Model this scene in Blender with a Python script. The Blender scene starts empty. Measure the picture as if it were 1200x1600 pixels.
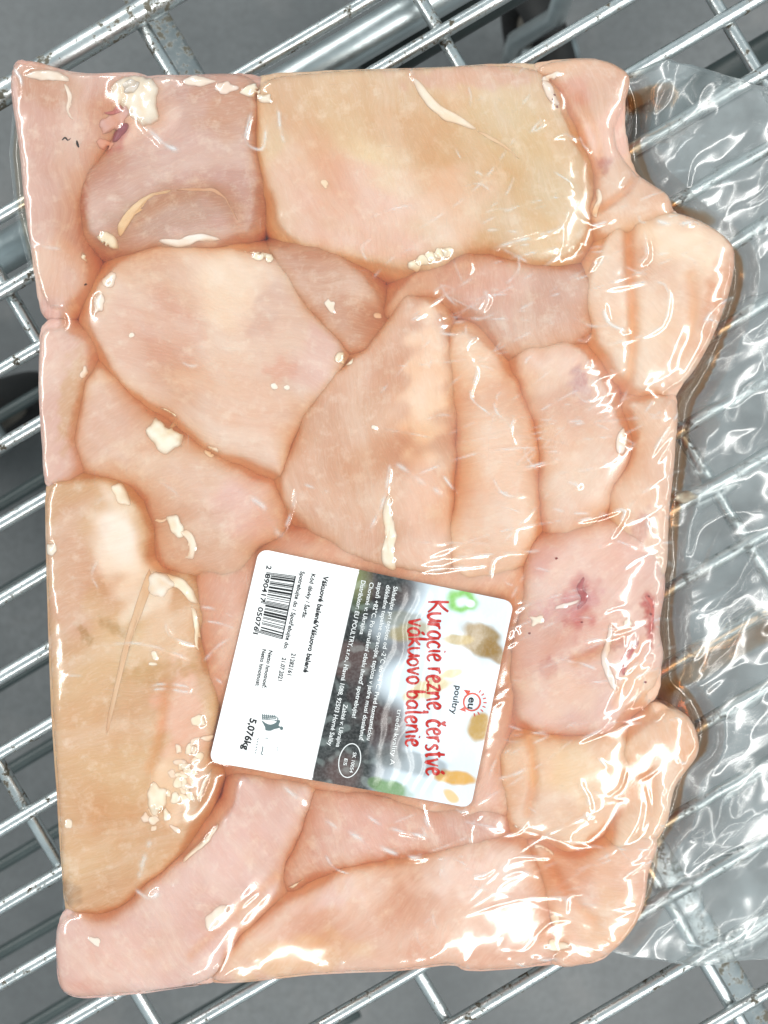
import bpy, math, random
import numpy as np
from mathutils import Vector
from mathutils.geometry import delaunay_2d_cdt as cdt

# ------------------------------------------------------------------ units
S = 0.00028            # metres per picture unit on the plane of the pack's top
ZREF = 0.045           # height of the pack's top above the wire grid
CAM_H = 0.56           # camera height above that plane
ZC = ZREF + CAM_H
def wx(px): return (np.asarray(px, float) - 600.0) * S
def wy(py): return (800.0 - np.asarray(py, float)) * S
def at_depth(px, py, z):
    k = (ZC - z) / CAM_H
    return Vector(((px - 600) * S * k, (800 - py) * S * k, z))

# ------------------------------------------------------------------ camera, world, light, exposure
scene = bpy.context.scene
cam_data = bpy.data.cameras.new('camera')
cam = bpy.data.objects.new('camera', cam_data)
scene.collection.objects.link(cam)
cam.location = (0, 0, ZC)
cam_data.sensor_fit = 'VERTICAL'
cam_data.sensor_height = 24.0
cam_data.lens = 24.0 * CAM_H / (1600 * S)
cam_data.clip_start = 0.01
cam_data.clip_end = 50
cam_data.dof.use_dof = True
cam_data.dof.focus_distance = CAM_H + 0.004
cam_data.dof.aperture_fstop = 6.3
scene.camera = cam

world = bpy.data.worlds.new('World')
scene.world = world
world.use_nodes = True
bg = world.node_tree.nodes['Background']
bg.inputs['Color'].default_value = (0.80, 0.95, 1.0, 1)
bg.inputs['Strength'].default_value = 0.42

def tube_lamp(x, y, z, length, width, rz, power, col=(1, 0.985, 0.95)):
    d = bpy.data.lights.new('ceiling_lamp', 'AREA')
    d.shape = 'RECTANGLE'; d.size = length; d.size_y = width
    d.energy = power; d.color = col
    o = bpy.data.objects.new('ceiling_lamp', d)
    scene.collection.objects.link(o)
    o.location = (x, y, z)
    v = Vector((0, 0, 0)) - Vector((x, y, z))
    o.rotation_euler = (0, 0, math.radians(rz))
    return o
# continuous rows of ceiling tubes, running along the aisle
ROW = math.radians(62)
for off, power, length, shift in ((-2.5, 78, 4.6, 0.3), (1.25, 60, 4.6, -0.2), (3.4, 46, 4.6, 0.0), (-4.4, 30, 4.6, 0.0)):
    tube_lamp(-math.sin(ROW) * -off + math.cos(ROW) * shift, -math.cos(ROW) * off + math.sin(ROW) * shift, 2.35, length, 0.24, 62, power)

scene.view_settings.view_transform = 'Standard'
scene.view_settings.look = 'None'
scene.view_settings.gamma = 1
scene.view_settings.exposure = 0.33
scene.render.film_transparent = False
scene.cycles.use_denoising = True
scene.cycles.transparent_max_bounces = 40
scene.cycles.max_bounces = 10
scene.cycles.caustics_reflective = False
scene.cycles.caustics_refractive = False
scene.cycles.sample_clamp_indirect = 4.0

# ------------------------------------------------------------------ helpers
rng = np.random.default_rng(7)
random.seed(7)
COL = scene.collection.objects

def lin(c):
    out = []
    for v in c[:3]:
        v = v / 255.0
        out.append(v / 12.92 if v <= 0.04045 else ((v + 0.055) / 1.055) ** 2.4)
    return np.array(out)

def mesh_obj(name, verts, faces, material, parent=None, origin=None, smooth=True, colors=None, kind=None):
    verts = np.asarray(verts, float)
    if origin is None:
        origin = np.array([verts[:, 0].mean(), verts[:, 1].mean(), verts[:, 2].min()])
    origin = np.asarray(origin, float)
    me = bpy.data.meshes.new(name)
    v = (verts - origin).astype(np.float32)
    if isinstance(faces, np.ndarray):
        n, k = faces.shape
        me.vertices.add(len(v)); me.vertices.foreach_set('co', v.ravel())
        me.loops.add(n * k); me.loops.foreach_set('vertex_index', faces.astype(np.int32).ravel())
        me.polygons.add(n)
        me.polygons.foreach_set('loop_start', np.arange(0, n * k, k, dtype=np.int32))
        me.update(calc_edges=True); me.validate()
    else:
        me.from_pydata(v.tolist(), [], faces)
    if smooth:
        me.polygons.foreach_set('use_smooth', np.ones(len(me.polygons), dtype=bool))
    if colors is not None:
        at = me.color_attributes.new('tint', 'FLOAT_COLOR', 'POINT')
        c = np.ones((len(v), 4), np.float32); c[:, :colors.shape[1]] = colors
        at.data.foreach_set('color', c.ravel())
    me.materials.append(material)
    o = bpy.data.objects.new(name, me)
    COL.link(o)
    place(o, origin, parent)
    if kind: o['kind'] = kind
    return o

WORLD_ORIGIN = {}
def place(o, origin, parent=None):
    WORLD_ORIGIN[o.name] = np.array(origin, float)
    if parent is not None:
        o.parent = parent
        o.location = Vector(np.asarray(origin) - WORLD_ORIGIN[parent.name])
    else:
        o.location = Vector(origin)

def empty(name, origin):
    o = bpy.data.objects.new(name, None); COL.link(o); place(o, origin); return o

def tag(o, label, cat, group=None, kind=None):
    o['label'] = label; o['category'] = cat
    if group: o['group'] = group
    if kind: o['kind'] = kind
    return o

def grid_faces(ny, nx):
    i = np.arange(ny * nx).reshape(ny, nx)
    return np.stack([i[:-1, :-1].ravel(), i[1:, :-1].ravel(), i[1:, 1:].ravel(), i[:-1, 1:].ravel()], 1)

def waves(x, y, lam, k=14, seed=0):
    r = np.random.default_rng(seed)
    out = np.zeros(np.shape(x))
    for _ in range(k):
        a = r.uniform(0, 2 * math.pi); f = 2 * math.pi / (lam * r.uniform(0.7, 1.5))
        out = out + np.sin((np.cos(a) * x + np.sin(a) * y) * f + r.uniform(0, 6.28))
    return out / math.sqrt(k / 2.0)

def spline(points, n, closed=True):
    p = np.asarray(points, float); m = len(p)
    out = []
    segs = m if closed else m - 1
    per = max(2, int(math.ceil(n / segs)))
    for i in range(segs):
        if closed:
            p0, p1, p2, p3 = p[(i - 1) % m], p[i], p[(i + 1) % m], p[(i + 2) % m]
        else:
            p0, p1, p2, p3 = p[max(i - 1, 0)], p[i], p[i + 1], p[min(i + 2, m - 1)]
        for j in range(per):
            t = j / per
            out.append(0.5 * ((2 * p1) + (-p0 + p2) * t + (2 * p0 - 5 * p1 + 4 * p2 - p3) * t * t + (-p0 + 3 * p1 - 3 * p2 + p3) * t ** 3))
    if not closed: out.append(p[-1])
    return np.array(out)

def resample(p, n, closed=True):
    q = np.vstack([p, p[:1]]) if closed else p
    L = np.r_[0, np.cumsum(np.hypot(*np.diff(q, axis=0).T))]
    t = np.linspace(0, L[-1], n + 1)[:-1] if closed else np.linspace(0, L[-1], n)
    return np.stack([np.interp(t, L, q[:, 0]), np.interp(t, L, q[:, 1])], 1)

def seg_dist(x, y, poly, closed):
    q = np.vstack([poly, poly[:1]]) if closed else poly
    best = np.full(np.shape(x), 1e9)
    for (ax, ay), (bx, by) in zip(q[:-1], q[1:]):
        dx, dy = bx - ax, by - ay
        L = dx * dx + dy * dy + 1e-9
        t = np.clip(((x - ax) * dx + (y - ay) * dy) / L, 0, 1)
        best = np.minimum(best, (x - ax - t * dx) ** 2 + (y - ay - t * dy) ** 2)
    return np.sqrt(best)

def sdf(x, y, poly):
    d = seg_dist(x, y, poly, True)
    ins = np.zeros(np.shape(x), bool)
    q = np.vstack([poly, poly[:1]])
    for (ax, ay), (bx, by) in zip(q[:-1], q[1:]):
        if ay == by: continue
        c = ((ay > y) != (by > y)) & (x < (bx - ax) * (y - ay) / (by - ay) + ax)
        ins ^= c
    return np.where(ins, d, -d)

# raster on which the heights inside the bag are worked out
STEP = 2.0
X0, X1, Y0, Y1 = -60, 1400, 20, 1640
gx = np.arange(X0, X1 + 1, STEP); gy = np.arange(Y0, Y1 + 1, STEP)
GX, GY = np.meshgrid(gx, gy)
def sample(R, x, y):
    fx = np.clip((np.asarray(x, float) - X0) / STEP, 0, len(gx) - 1.001)
    fy = np.clip((np.asarray(y, float) - Y0) / STEP, 0, len(gy) - 1.001)
    ix = fx.astype(int); iy = fy.astype(int); fx = fx - ix; fy = fy - iy
    return (R[iy, ix] * (1 - fx) * (1 - fy) + R[iy, ix + 1] * fx * (1 - fy) + R[iy + 1, ix] * (1 - fx) * fy + R[iy + 1, ix + 1] * fx * fy)
def blur(R, sig):
    s = sig / STEP; pad = int(4 * s) + 2
    P = np.pad(R, pad, mode='edge')
    fy = np.fft.fftfreq(P.shape[0])[:, None]; fx = np.fft.fftfreq(P.shape[1])[None, :]
    g = np.exp(-2 * (math.pi * s) ** 2 * (fx * fx + fy * fy))
    return np.real(np.fft.ifft2(np.fft.fft2(P) * g))[pad:-pad, pad:-pad]
def morph(R, rad, fn):
    n = int(rad / STEP); out = R.copy()
    for ax in (0, 1):
        acc = out.copy()
        for k in range(1, n + 1):
            a = np.roll(out, k, ax); b = np.roll(out, -k, ax)
            acc = fn(acc, fn(a, b))
        out = acc
    return out
def smooth01(t): t = np.clip(t, 0, 1); return t * t * (3 - 2 * t)

# ------------------------------------------------------------------ materials
def new_mat(name):
    m = bpy.data.materials.new(name); m.use_nodes = True
    nt = m.node_tree
    for n in list(nt.nodes): nt.nodes.remove(n)
    out = nt.nodes.new('ShaderNodeOutputMaterial')
    return m, nt, out
def node(nt, t, **kw):
    n = nt.nodes.new(t)
    for k, v in kw.items():
        if k.startswith('i_'):
            n.inputs[k[2:].replace('_', ' ')].default_value = v
        else: setattr(n, k, v)
    return n
def ramp(nt, fac, stops):
    r = nt.nodes.new('ShaderNodeValToRGB')
    nt.links.new(fac, r.inputs[0])
    e = r.color_ramp.elements
    while len(e) < len(stops): e.new(0.5)
    for k, (p, c) in enumerate(stops):
        e[k].position = p; e[k].color = (*c, 1) if len(c) == 3 else c
    return r.outputs[0]
def noise(nt, vec, scale, detail=4, rough=0.55):
    n = node(nt, 'ShaderNodeTexNoise'); n.inputs['Scale'].default_value = scale
    n.inputs['Detail'].default_value = detail; n.inputs['Roughness'].default_value = rough
    nt.links.new(vec, n.inputs['Vector']); return n.outputs['Fac']
def mixc(nt, fac, a, b, mode='MIX'):
    m = nt.nodes.new('ShaderNodeMix'); m.data_type = 'RGBA'; m.blend_type = mode
    def put(v, s):
        if hasattr(v, 'is_linked'): nt.links.new(v, s)
        else: s.default_value = v if not hasattr(v, '__len__') else (*v[:3], 1)
    if hasattr(fac, 'is_linked'): nt.links.new(fac, m.inputs[0])
    else: m.inputs[0].default_value = fac
    put(a, m.inputs[6]); put(b, m.inputs[7])
    return m.outputs[2]
def bump(nt, h, dist, strength=1.0):
    b = nt.nodes.new('ShaderNodeBump'); b.inputs['Distance'].default_value = dist
    b.inputs['Strength'].default_value = strength
    nt.links.new(h, b.inputs['Height']); return b.outputs[0]

def meat_material():
    m, nt, out = new_mat('raw_chicken')
    L = nt.links.new
    at = node(nt, 'ShaderNodeAttribute', attribute_name='tint')
    tc = node(nt, 'ShaderNodeTexCoord')
    oi = node(nt, 'ShaderNodeObjectInfo')
    rot = nt.nodes.new('ShaderNodeVectorRotate'); rot.rotation_type = 'Z_AXIS'
    ang = node(nt, 'ShaderNodeMath', operation='MULTIPLY'); ang.inputs[1].default_value = 6.28
    L(oi.outputs['Random'], ang.inputs[0]); L(tc.outputs['Object'], rot.inputs['Vector']); L(ang.outputs[0], rot.inputs['Angle'])
    st = node(nt, 'ShaderNodeMapping'); st.inputs['Scale'].default_value = (1, 7, 1)
    L(rot.outputs[0], st.inputs['Vector'])
    wn = node(nt, 'ShaderNodeTexNoise'); wn.inputs['Scale'].default_value = 22; L(tc.outputs['Object'], wn.inputs['Vector'])
    wv = node(nt, 'ShaderNodeVectorMath', operation='MULTIPLY_ADD'); L(wn.outputs['Color'], wv.inputs[0]); wv.inputs[1].default_value = (0.03, 0.16, 0); L(st.outputs[0], wv.inputs[2])
    fib = noise(nt, wv.outputs[0], 70, 5, 0.6)
    big = noise(nt, tc.outputs['Object'], 28, 3)
    mid = noise(nt, tc.outputs['Object'], 140, 4, 0.65)
    c = mixc(nt, ramp(nt, big, [(0.3, (0, 0, 0)), (0.75, (0.7, 0.7, 0.7))]), at.outputs['Color'], mixc(nt, 1.0, at.outputs['Color'], (0.95, 0.80, 0.76), 'MULTIPLY'))
    c = mixc(nt, ramp(nt, fib, [(0.42, (0, 0, 0)), (0.8, (0.36, 0.36, 0.36))]), c, mixc(nt, 1.0, c, (0.88, 0.80, 0.74), 'MULTIPLY'))
    c = mixc(nt, ramp(nt, mid, [(0.52, (0, 0, 0)), (0.85, (0.55, 0.55, 0.55))]), c, (0.92, 0.80, 0.70))
    st3 = node(nt, 'ShaderNodeVectorMath', operation='SCALE'); L(wv.outputs[0], st3.inputs[0]); st3.inputs['Scale'].default_value = 4.0
    grain = noise(nt, st3.outputs[0], 60, 3)
    c = mixc(nt, ramp(nt, grain, [(0.5, (0, 0, 0)), (0.75, (0.16, 0.16, 0.16))]), c, (0.93, 0.80, 0.70))
    milk = noise(nt, wv.outputs[0], 16, 3)
    c = mixc(nt, ramp(nt, milk, [(0.48, (0, 0, 0)), (0.72, (0.26, 0.26, 0.26))]), c, (0.86, 0.72, 0.63))
    p = node(nt, 'ShaderNodeBsdfPrincipled'); p.subsurface_method = 'BURLEY'
    L(c, p.inputs['Base Color'])
    p.inputs['Roughness'].default_value = 0.42
    p.inputs['Specular IOR Level'].default_value = 0.25
    p.inputs['Subsurface Weight'].default_value = 0.55
    p.inputs['Subsurface Radius'].default_value = (1.0, 0.42, 0.26)
    p.inputs['Subsurface Scale'].default_value = 0.004
    add = node(nt, 'ShaderNodeMath', operation='ADD'); L(fib, add.inputs[0]); L(mid, add.inputs[1])
    L(bump(nt, add.outputs[0], 0.0007, 0.45), p.inputs['Normal'])
    L(p.outputs[0], out.inputs['Surface'])
    return m

def fat_material():
    m, nt, out = new_mat('chicken_fat')
    L = nt.links.new
    at = node(nt, 'ShaderNodeAttribute', attribute_name='tint')
    tc = node(nt, 'ShaderNodeTexCoord')
    n = noise(nt, tc.outputs['Object'], 260, 4)
    c = mixc(nt, ramp(nt, n, [(0.4, (0, 0, 0)), (0.8, (0.5, 0.5, 0.5))]), at.outputs['Color'], mixc(nt, 1.0, at.outputs['Color'], (0.97, 0.88, 0.76), 'MULTIPLY'))
    p = node(nt, 'ShaderNodeBsdfPrincipled'); L(c, p.inputs['Base Color'])
    p.inputs['Roughness'].default_value = 0.4
    L(bump(nt, n, 0.0008, 0.6), p.inputs['Normal'])
    tr = node(nt, 'ShaderNodeBsdfTransparent'); mx = node(nt, 'ShaderNodeMixShader')
    L(at.outputs['Alpha'], mx.inputs[0]); L(tr.outputs[0], mx.inputs[1]); L(p.outputs[0], mx.inputs[2])
    L(mx.outputs[0], out.inputs['Surface'])
    return m

def juice_material():
    m, nt, out = new_mat('meat_juice')
    t = node(nt, 'ShaderNodeBsdfTransparent')
    v = node(nt, 'ShaderNodeVolumeAbsorption')
    v.inputs['Color'].default_value = (0.90, 0.64, 0.33, 1)
    v.inputs['Density'].default_value = 285
    nt.links.new(t.outputs[0], out.inputs['Surface'])
    nt.links.new(v.outputs[0], out.inputs['Volume'])
    return m

def film_material():
    m, nt, out = new_mat('clear_vacuum_film')
    L = nt.links.new
    tc = node(nt, 'ShaderNodeTexCoord')
    st = node(nt, 'ShaderNodeMapping'); st.inputs['Scale'].default_value = (1, 26, 1); st.inputs['Rotation'].default_value = (0, 0, 0.35)
    L(tc.outputs['Object'], st.inputs['Vector'])
    st2 = node(nt, 'ShaderNodeMapping'); st2.inputs['Scale'].default_value = (24, 1, 1); st2.inputs['Rotation'].default_value = (0, 0, -0.5)
    L(tc.outputs['Object'], st2.inputs['Vector'])
    s1 = noise(nt, st.outputs[0], 46, 2); s2 = noise(nt, st2.outputs[0], 40, 2)
    g = noise(nt, tc.outputs['Object'], 120, 3)
    sc = node(nt, 'ShaderNodeMath', operation='MAXIMUM'); L(s1, sc.inputs[0]); L(s2, sc.inputs[1])
    scr = ramp(nt, sc.outputs[0], [(0.74, (0, 0, 0)), (0.80, (1, 1, 1))])
    fine = noise(nt, tc.outputs['Object'], 300, 2)
    nb = bump(nt, fine, 0.0004, 0.03)
    nb2 = nt.nodes.new('ShaderNodeBump'); nb2.inputs['Distance'].default_value = 0.0006; nb2.inputs['Strength'].default_value = 0.06
    L(g, nb2.inputs['Height']); L(nb, nb2.inputs['Normal'])
    lw = node(nt, 'ShaderNodeLayerWeight'); lw.inputs['Blend'].default_value = 0.5
    L(nb2.outputs[0], lw.inputs['Normal'])
    pw = node(nt, 'ShaderNodeMath', operation='POWER'); L(lw.outputs['Facing'], pw.inputs[0]); pw.inputs[1].default_value = 4.0
    fr = node(nt, 'ShaderNodeMath', operation='MULTIPLY_ADD'); L(pw.outputs[0], fr.inputs[0]); fr.inputs[1].default_value = 0.8; fr.inputs[2].default_value = 0.075
    tr = node(nt, 'ShaderNodeBsdfTransparent'); tr.inputs['Color'].default_value = (0.985, 0.99, 0.985, 1)
    gl = node(nt, 'ShaderNodeBsdfGlossy'); gl.inputs['Roughness'].default_value = 0.12
    gl.inputs['Color'].default_value = (1, 1, 1, 1)
    wet = node(nt, 'ShaderNodeAttribute', attribute_name='tint')
    sp = node(nt, 'ShaderNodeSeparateColor'); L(wet.outputs['Color'], sp.inputs[0])
    gr = node(nt, 'ShaderNodeMath', operation='MULTIPLY_ADD'); L(sp.outputs[1], gr.inputs[0]); gr.inputs[1].default_value = 0.05; gr.inputs[2].default_value = 0.13
    L(gr.outputs[0], gl.inputs['Roughness'])
    L(nb2.outputs[0], gl.inputs['Normal'])
    df = node(nt, 'ShaderNodeBsdfDiffuse'); df.inputs['Color'].default_value = (0.80, 0.92, 0.95, 1)
    mh = node(nt, 'ShaderNodeMixShader')
    hz = node(nt, 'ShaderNodeMapRange'); hz.inputs['To Min'].default_value = 0.012; hz.inputs['To Max'].default_value = 0.15
    L(scr, hz.inputs['Value'])
    cl = noise(nt, tc.outputs['Object'], 55, 3)
    clm = node(nt, 'ShaderNodeMapRange'); clm.inputs['From Min'].default_value = 0.35; clm.inputs['From Max'].default_value = 0.7
    clm.inputs['To Min'].default_value = 0.02; clm.inputs['To Max'].default_value = 0.15; L(cl, clm.inputs['Value'])  # flap haze: the ceiling's pale bluish reflection put into the film's colour
    hh = node(nt, 'ShaderNodeMath', operation='MULTIPLY_ADD'); L(sp.outputs[1], hh.inputs[0]); L(clm.outputs[0], hh.inputs[1]); L(hz.outputs[0], hh.inputs[2])
    h2 = node(nt, 'ShaderNodeMath', operation='MULTIPLY_ADD'); L(sp.outputs[2], h2.inputs[0]); h2.inputs[1].default_value = 0.6; L(hh.outputs[0], h2.inputs[2])
    L(h2.outputs[0], mh.inputs[0])
    rf = node(nt, 'ShaderNodeBsdfRefraction'); rf.inputs['IOR'].default_value = 1.22; rf.inputs['Roughness'].default_value = 0.03
    L(nb2.outputs[0], rf.inputs['Normal'])
    mr = node(nt, 'ShaderNodeMixShader'); rw_ = node(nt, 'ShaderNodeMath', operation='MULTIPLY'); rw_.inputs[1].default_value = 0.42
    L(sp.outputs[0], rw_.inputs[0]); L(rw_.outputs[0], mr.inputs[0]); L(tr.outputs[0], mr.inputs[1]); L(rf.outputs[0], mr.inputs[2])
    L(mr.outputs[0], mh.inputs[1]); L(df.outputs[0], mh.inputs[2])
    mx = node(nt, 'ShaderNodeMixShader'); L(fr.outputs[0], mx.inputs[0]); L(mh.outputs[0], mx.inputs[1]); L(gl.outputs[0], mx.inputs[2])
    L(mx.outputs[0], out.inputs['Surface'])
    return m

def steel_material(name, base=(0.76, 0.80, 0.80), rough=0.28, rust=0.63, tint=(0.10, 0.085, 0.06)):
    m, nt, out = new_mat(name)
    L = nt.links.new
    tc = node(nt, 'ShaderNodeTexCoord'); geo = node(nt, 'ShaderNodeNewGeometry')
    n = noise(nt, geo.outputs['Position'], 210, 6, 0.7)
    n2 = noise(nt, geo.outputs['Position'], 38, 4)
    mul = node(nt, 'ShaderNodeMath', operation='MULTIPLY_ADD'); L(n2, mul.inputs[0]); mul.inputs[1].default_value = 0.45; L(n, mul.inputs[2])
    k = ramp(nt, mul.outputs[0], [(rust + 0.17, (0, 0, 0)), (rust + 0.24, (1, 1, 1))])
    patch = ramp(nt, n2, [(0.35, (0, 0, 0)), (0.7, (1, 1, 1))])
    c = mixc(nt, patch, base, tuple(v * 0.78 for v in base))
    c = mixc(nt, k, c, tint)
    p = node(nt, 'ShaderNodeBsdfPrincipled')
    L(c, p.inputs['Base Color'])
    inv = node(nt, 'ShaderNodeMath', operation='MULTIPLY_ADD'); L(k, inv.inputs[0]); inv.inputs[1].default_value = -0.8; inv.inputs[2].default_value = 1.0
    L(inv.outputs[0], p.inputs['Metallic'])
    rr = node(nt, 'ShaderNodeMath', operation='MULTIPLY_ADD'); L(k, rr.inputs[0]); rr.inputs[1].default_value = 0.5
    rr2 = node(nt, 'ShaderNodeMath', operation='MULTIPLY_ADD'); L(n, rr2.inputs[0]); rr2.inputs[1].default_value = 0.22; rr2.inputs[2].default_value = rough - 0.09
    L(rr2.outputs[0], rr.inputs[2]); L(rr.outputs[0], p.inputs['Roughness'])
    L(bump(nt, mul.outputs[0], 0.0005, 0.28), p.inputs['Normal'])
    L(p.outputs[0], out.inputs['Surface'])
    return m

def plain(name, col, rough=0.5, spec=0.5, metallic=0.0, scale=None, var=0.75):
    m, nt, out = new_mat(name)
    p = node(nt, 'ShaderNodeBsdfPrincipled')
    tc = node(nt, 'ShaderNodeTexCoord')
    n = noise(nt, tc.outputs['Object'], scale or 60, 5)
    c = mixc(nt, ramp(nt, n, [(0.35, (0, 0, 0)), (0.75, (1, 1, 1))]), col, tuple(v * var for v in col))
    nt.links.new(c, p.inputs['Base Color'])
    p.inputs['Roughness'].default_value = rough; p.inputs['Specular IOR Level'].default_value = spec
    p.inputs['Metallic'].default_value = metallic
    nt.links.new(p.outputs[0], out.inputs['Surface'])
    return m

def label_material():
    m, nt, out = new_mat('printed_label')
    L = nt.links.new
    at = node(nt, 'ShaderNodeAttribute', attribute_name='tint')
    tc = node(nt, 'ShaderNodeTexCoord')
    p = node(nt, 'ShaderNodeBsdfPrincipled')
    p.inputs['Specular IOR Level'].default_value = 0.9
    w = noise(nt, tc.outputs['Object'], 900, 2)
    w2 = noise(nt, tc.outputs['Object'], 75, 3)
    L(mixc(nt, ramp(nt, w, [(0.4, (0, 0, 0)), (0.7, (0.10, 0.10, 0.10))]), at.outputs['Color'], (0.5, 0.5, 0.5)), p.inputs['Base Color'])
    rr = node(nt, 'ShaderNodeMapRange'); rr.inputs['To Min'].default_value = 0.30; rr.inputs['To Max'].default_value = 0.6
    L(at.outputs['Alpha'], rr.inputs['Value']); L(rr.outputs[0], p.inputs['Roughness'])
    st = node(nt, 'ShaderNodeMath', operation='MULTIPLY_ADD'); L(at.outputs['Alpha'], st.inputs[0]); st.inputs[1].default_value = -0.40; st.inputs[2].default_value = 0.42
    b1 = nt.nodes.new('ShaderNodeBump'); b1.inputs['Distance'].default_value = 0.0012
    L(st.outputs[0], b1.inputs['Strength']); L(w2, b1.inputs['Height'])
    b2 = nt.nodes.new('ShaderNodeBump'); b2.inputs['Distance'].default_value = 0.0003; b2.inputs['Strength'].default_value = 0.12
    L(w, b2.inputs['Height']); L(b1.outputs[0], b2.inputs['Normal'])
    L(b2.outputs[0], p.inputs['Normal'])
    L(p.outputs[0], out.inputs['Surface'])
    return m

M_MEAT, M_FAT, M_JUICE, M_FILM = meat_material(), fat_material(), juice_material(), film_material()
M_STEEL = steel_material('worn_galvanised_steel')
M_TUBE = steel_material('rust_flecked_steel_tube', rough=0.3, rust=0.575, tint=(0.17, 0.155, 0.12))
M_CHROME = steel_material('dull_zinc_tube', base=(0.62, 0.68, 0.69), rough=0.34, rust=0.80)
M_LABEL = label_material()
M_INK = plain('black_ink', (0.012, 0.014, 0.016), 0.55, 0.3)
M_GREYINK = plain('grey_ink', (0.12, 0.17, 0.18), 0.55, 0.3)
M_RED = plain('red_ink', (0.50, 0.018, 0.012), 0.3, 0.5)
M_WHITEINK = plain('white_ink', (0.80, 0.82, 0.82), 0.3, 0.5, var=0.95)
M_ORANGE = plain('orange_red_ink', (0.66, 0.075, 0.04), 0.3, 0.5)
M_RUBBER = plain('black_rubber', (0.022, 0.022, 0.022), 0.6, 0.3)
M_HUB = plain('beige_wheel_plastic', (0.16, 0.14, 0.115), 0.5, 0.4)
M_SPECK = plain('dark_speck', (0.012, 0.006, 0.004), 0.5, 0.3)
M_BLACKTUBE = plain('dark_painted_steel', (0.055, 0.075, 0.075), 0.35, 0.5)

# ------------------------------------------------------------------ floor under the cart
def floor_material():
    m, nt, out = new_mat('grey_shop_floor')
    L = nt.links.new
    tc = node(nt, 'ShaderNodeTexCoord')
    a = noise(nt, tc.outputs['Object'], 5, 4); b = noise(nt, tc.outputs['Object'], 160, 5, 0.7); d = noise(nt, tc.outputs['Object'], 14, 5)
    c = mixc(nt, ramp(nt, a, [(0.3, (0, 0, 0)), (0.7, (1, 1, 1))]), (0.19, 0.20, 0.203), (0.085, 0.095, 0.10))
    c = mixc(nt, ramp(nt, b, [(0.35, (0.5, 0.5, 0.5)), (0.6, (0, 0, 0))]), c, (0.095, 0.10, 0.102))
    c = mixc(nt, ramp(nt, d, [(0.55, (0, 0, 0)), (0.72, (0.5, 0.5, 0.5))]), c, (0.215, 0.21, 0.205))
    p = node(nt, 'ShaderNodeBsdfPrincipled'); L(c, p.inputs['Base Color'])
    p.inputs['Roughness'].default_value = 0.45
    L(bump(nt, b, 0.001, 0.2), p.inputs['Normal'])
    L(p.outputs[0], out.inputs['Surface'])
    return m
FLOOR_Z = -0.40
fl = mesh_obj('floor', [(-3, -3, FLOOR_Z), (3, -3, FLOOR_Z), (3, 3, FLOOR_Z), (-3, 3, FLOOR_Z)], [(0, 1, 2, 3)], floor_material(), origin=(0, 0, FLOOR_Z), smooth=False, kind='structure')

# ------------------------------------------------------------------ shopping cart
def tube_mesh(path, rad, sides=14, cap=True, flat=1.0):
    path = np.asarray(path, float); n = len(path)
    rad = np.broadcast_to(np.asarray(rad, float), (n,))
    V = []; 
    for i in range(n):
        t = path[min(i + 1, n - 1)] - path[max(i - 1, 0)]; t /= np.linalg.norm(t)
        up = np.array([0, 0, 1.0]) if abs(t[2]) < 0.9 else np.array([1.0, 0, 0])
        s = np.cross(t, up); s /= np.linalg.norm(s); u = np.cross(s, t)
        for k in range(sides):
            a = 2 * math.pi * k / sides
            V.append(path[i] + rad[i] * (math.cos(a) * s + flat * math.sin(a) * u))
    F = []
    for i in range(n - 1):
        for k in range(sides):
            k2 = (k + 1) % sides
            F.append((i * sides + k, i * sides + k2, (i + 1) * sides + k2, (i + 1) * sides + k))
    if cap:
        F.append(tuple(range(sides))[::-1]); F.append(tuple((n - 1) * sides + k for k in range(sides)))
    return np.array(V), [f[::-1] for f in F]

def wire_path(a, b, n=40, wob=0.0004, seed=0):
    r = np.random.default_rng(seed)
    t = np.linspace(0, 1, n)[:, None]
    p = np.array(a) * (1 - t) + np.array(b) * t
    w = r.uniform(0, 6.28, 4)
    p[:, 2] += wob * 0.4 * np.sin(t[:, 0] * 9 + w[0])
    p[:, 1] += wob * (np.sin(t[:, 0] * 7 + w[1]) + 0.4 * np.sin(t[:, 0] * 23 + w[2]))
    return p

MAIN_R = 0.0034; CROSS_R = 0.0033
ZM = -MAIN_R - 0.0002
ZX = ZM - MAIN_R - CROSS_R + 0.0005
cart = empty('shopping_cart', (0, 0, FLOOR_Z))
tag(cart, 'worn galvanised steel wire shopping cart carrying the chicken pack', 'shopping cart')
def cart_tube(name, path, rad, mat, parent=None, sides=14, flat=1.0):
    V, F = tube_mesh(path, rad, sides, True, flat)
    return mesh_obj(name, V, F, mat, parent or cart)

def main_line(y0, z, xa, xb):
    return at_depth(xa, y0 - 0.59 * xa, z), at_depth(xb, y0 - 0.59 * xb, z)
for k in range(0, 17):
    y0 = 338 + 120 * k
    a, b = main_line(y0, ZM, -330, 1560)
    cart_tube('wire', wire_path(a, b, 44, 0.0004, k), MAIN_R * (1 + 0.05 * math.sin(k * 2.3)), M_STEEL)
# cross wires under them end on the rim tube
def cross_pt(c, py, z): return at_depth(c + 0.6 * py, py, z)
for j in range(6):
    c = -1175 + 458 * j
    # rim: y = 150 - 0.59 x  ->  x = c + 0.6 y
    ye = (150 - 0.59 * c) / (1 + 0.354)
    a = cross_pt(c, ye, ZX); b = cross_pt(c, 2050, ZX)
    cart_tube('wire', wire_path(a, b, 44, 0.0003, 50 + j), CROSS_R, M_STEEL)
a, b = main_line(148, ZX + 0.003, -500, 1560)
cart_tube('rim_tube', wire_path(a, b, 40, 0.0002, 99), 0.0062, M_TUBE, sides=24)
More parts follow.
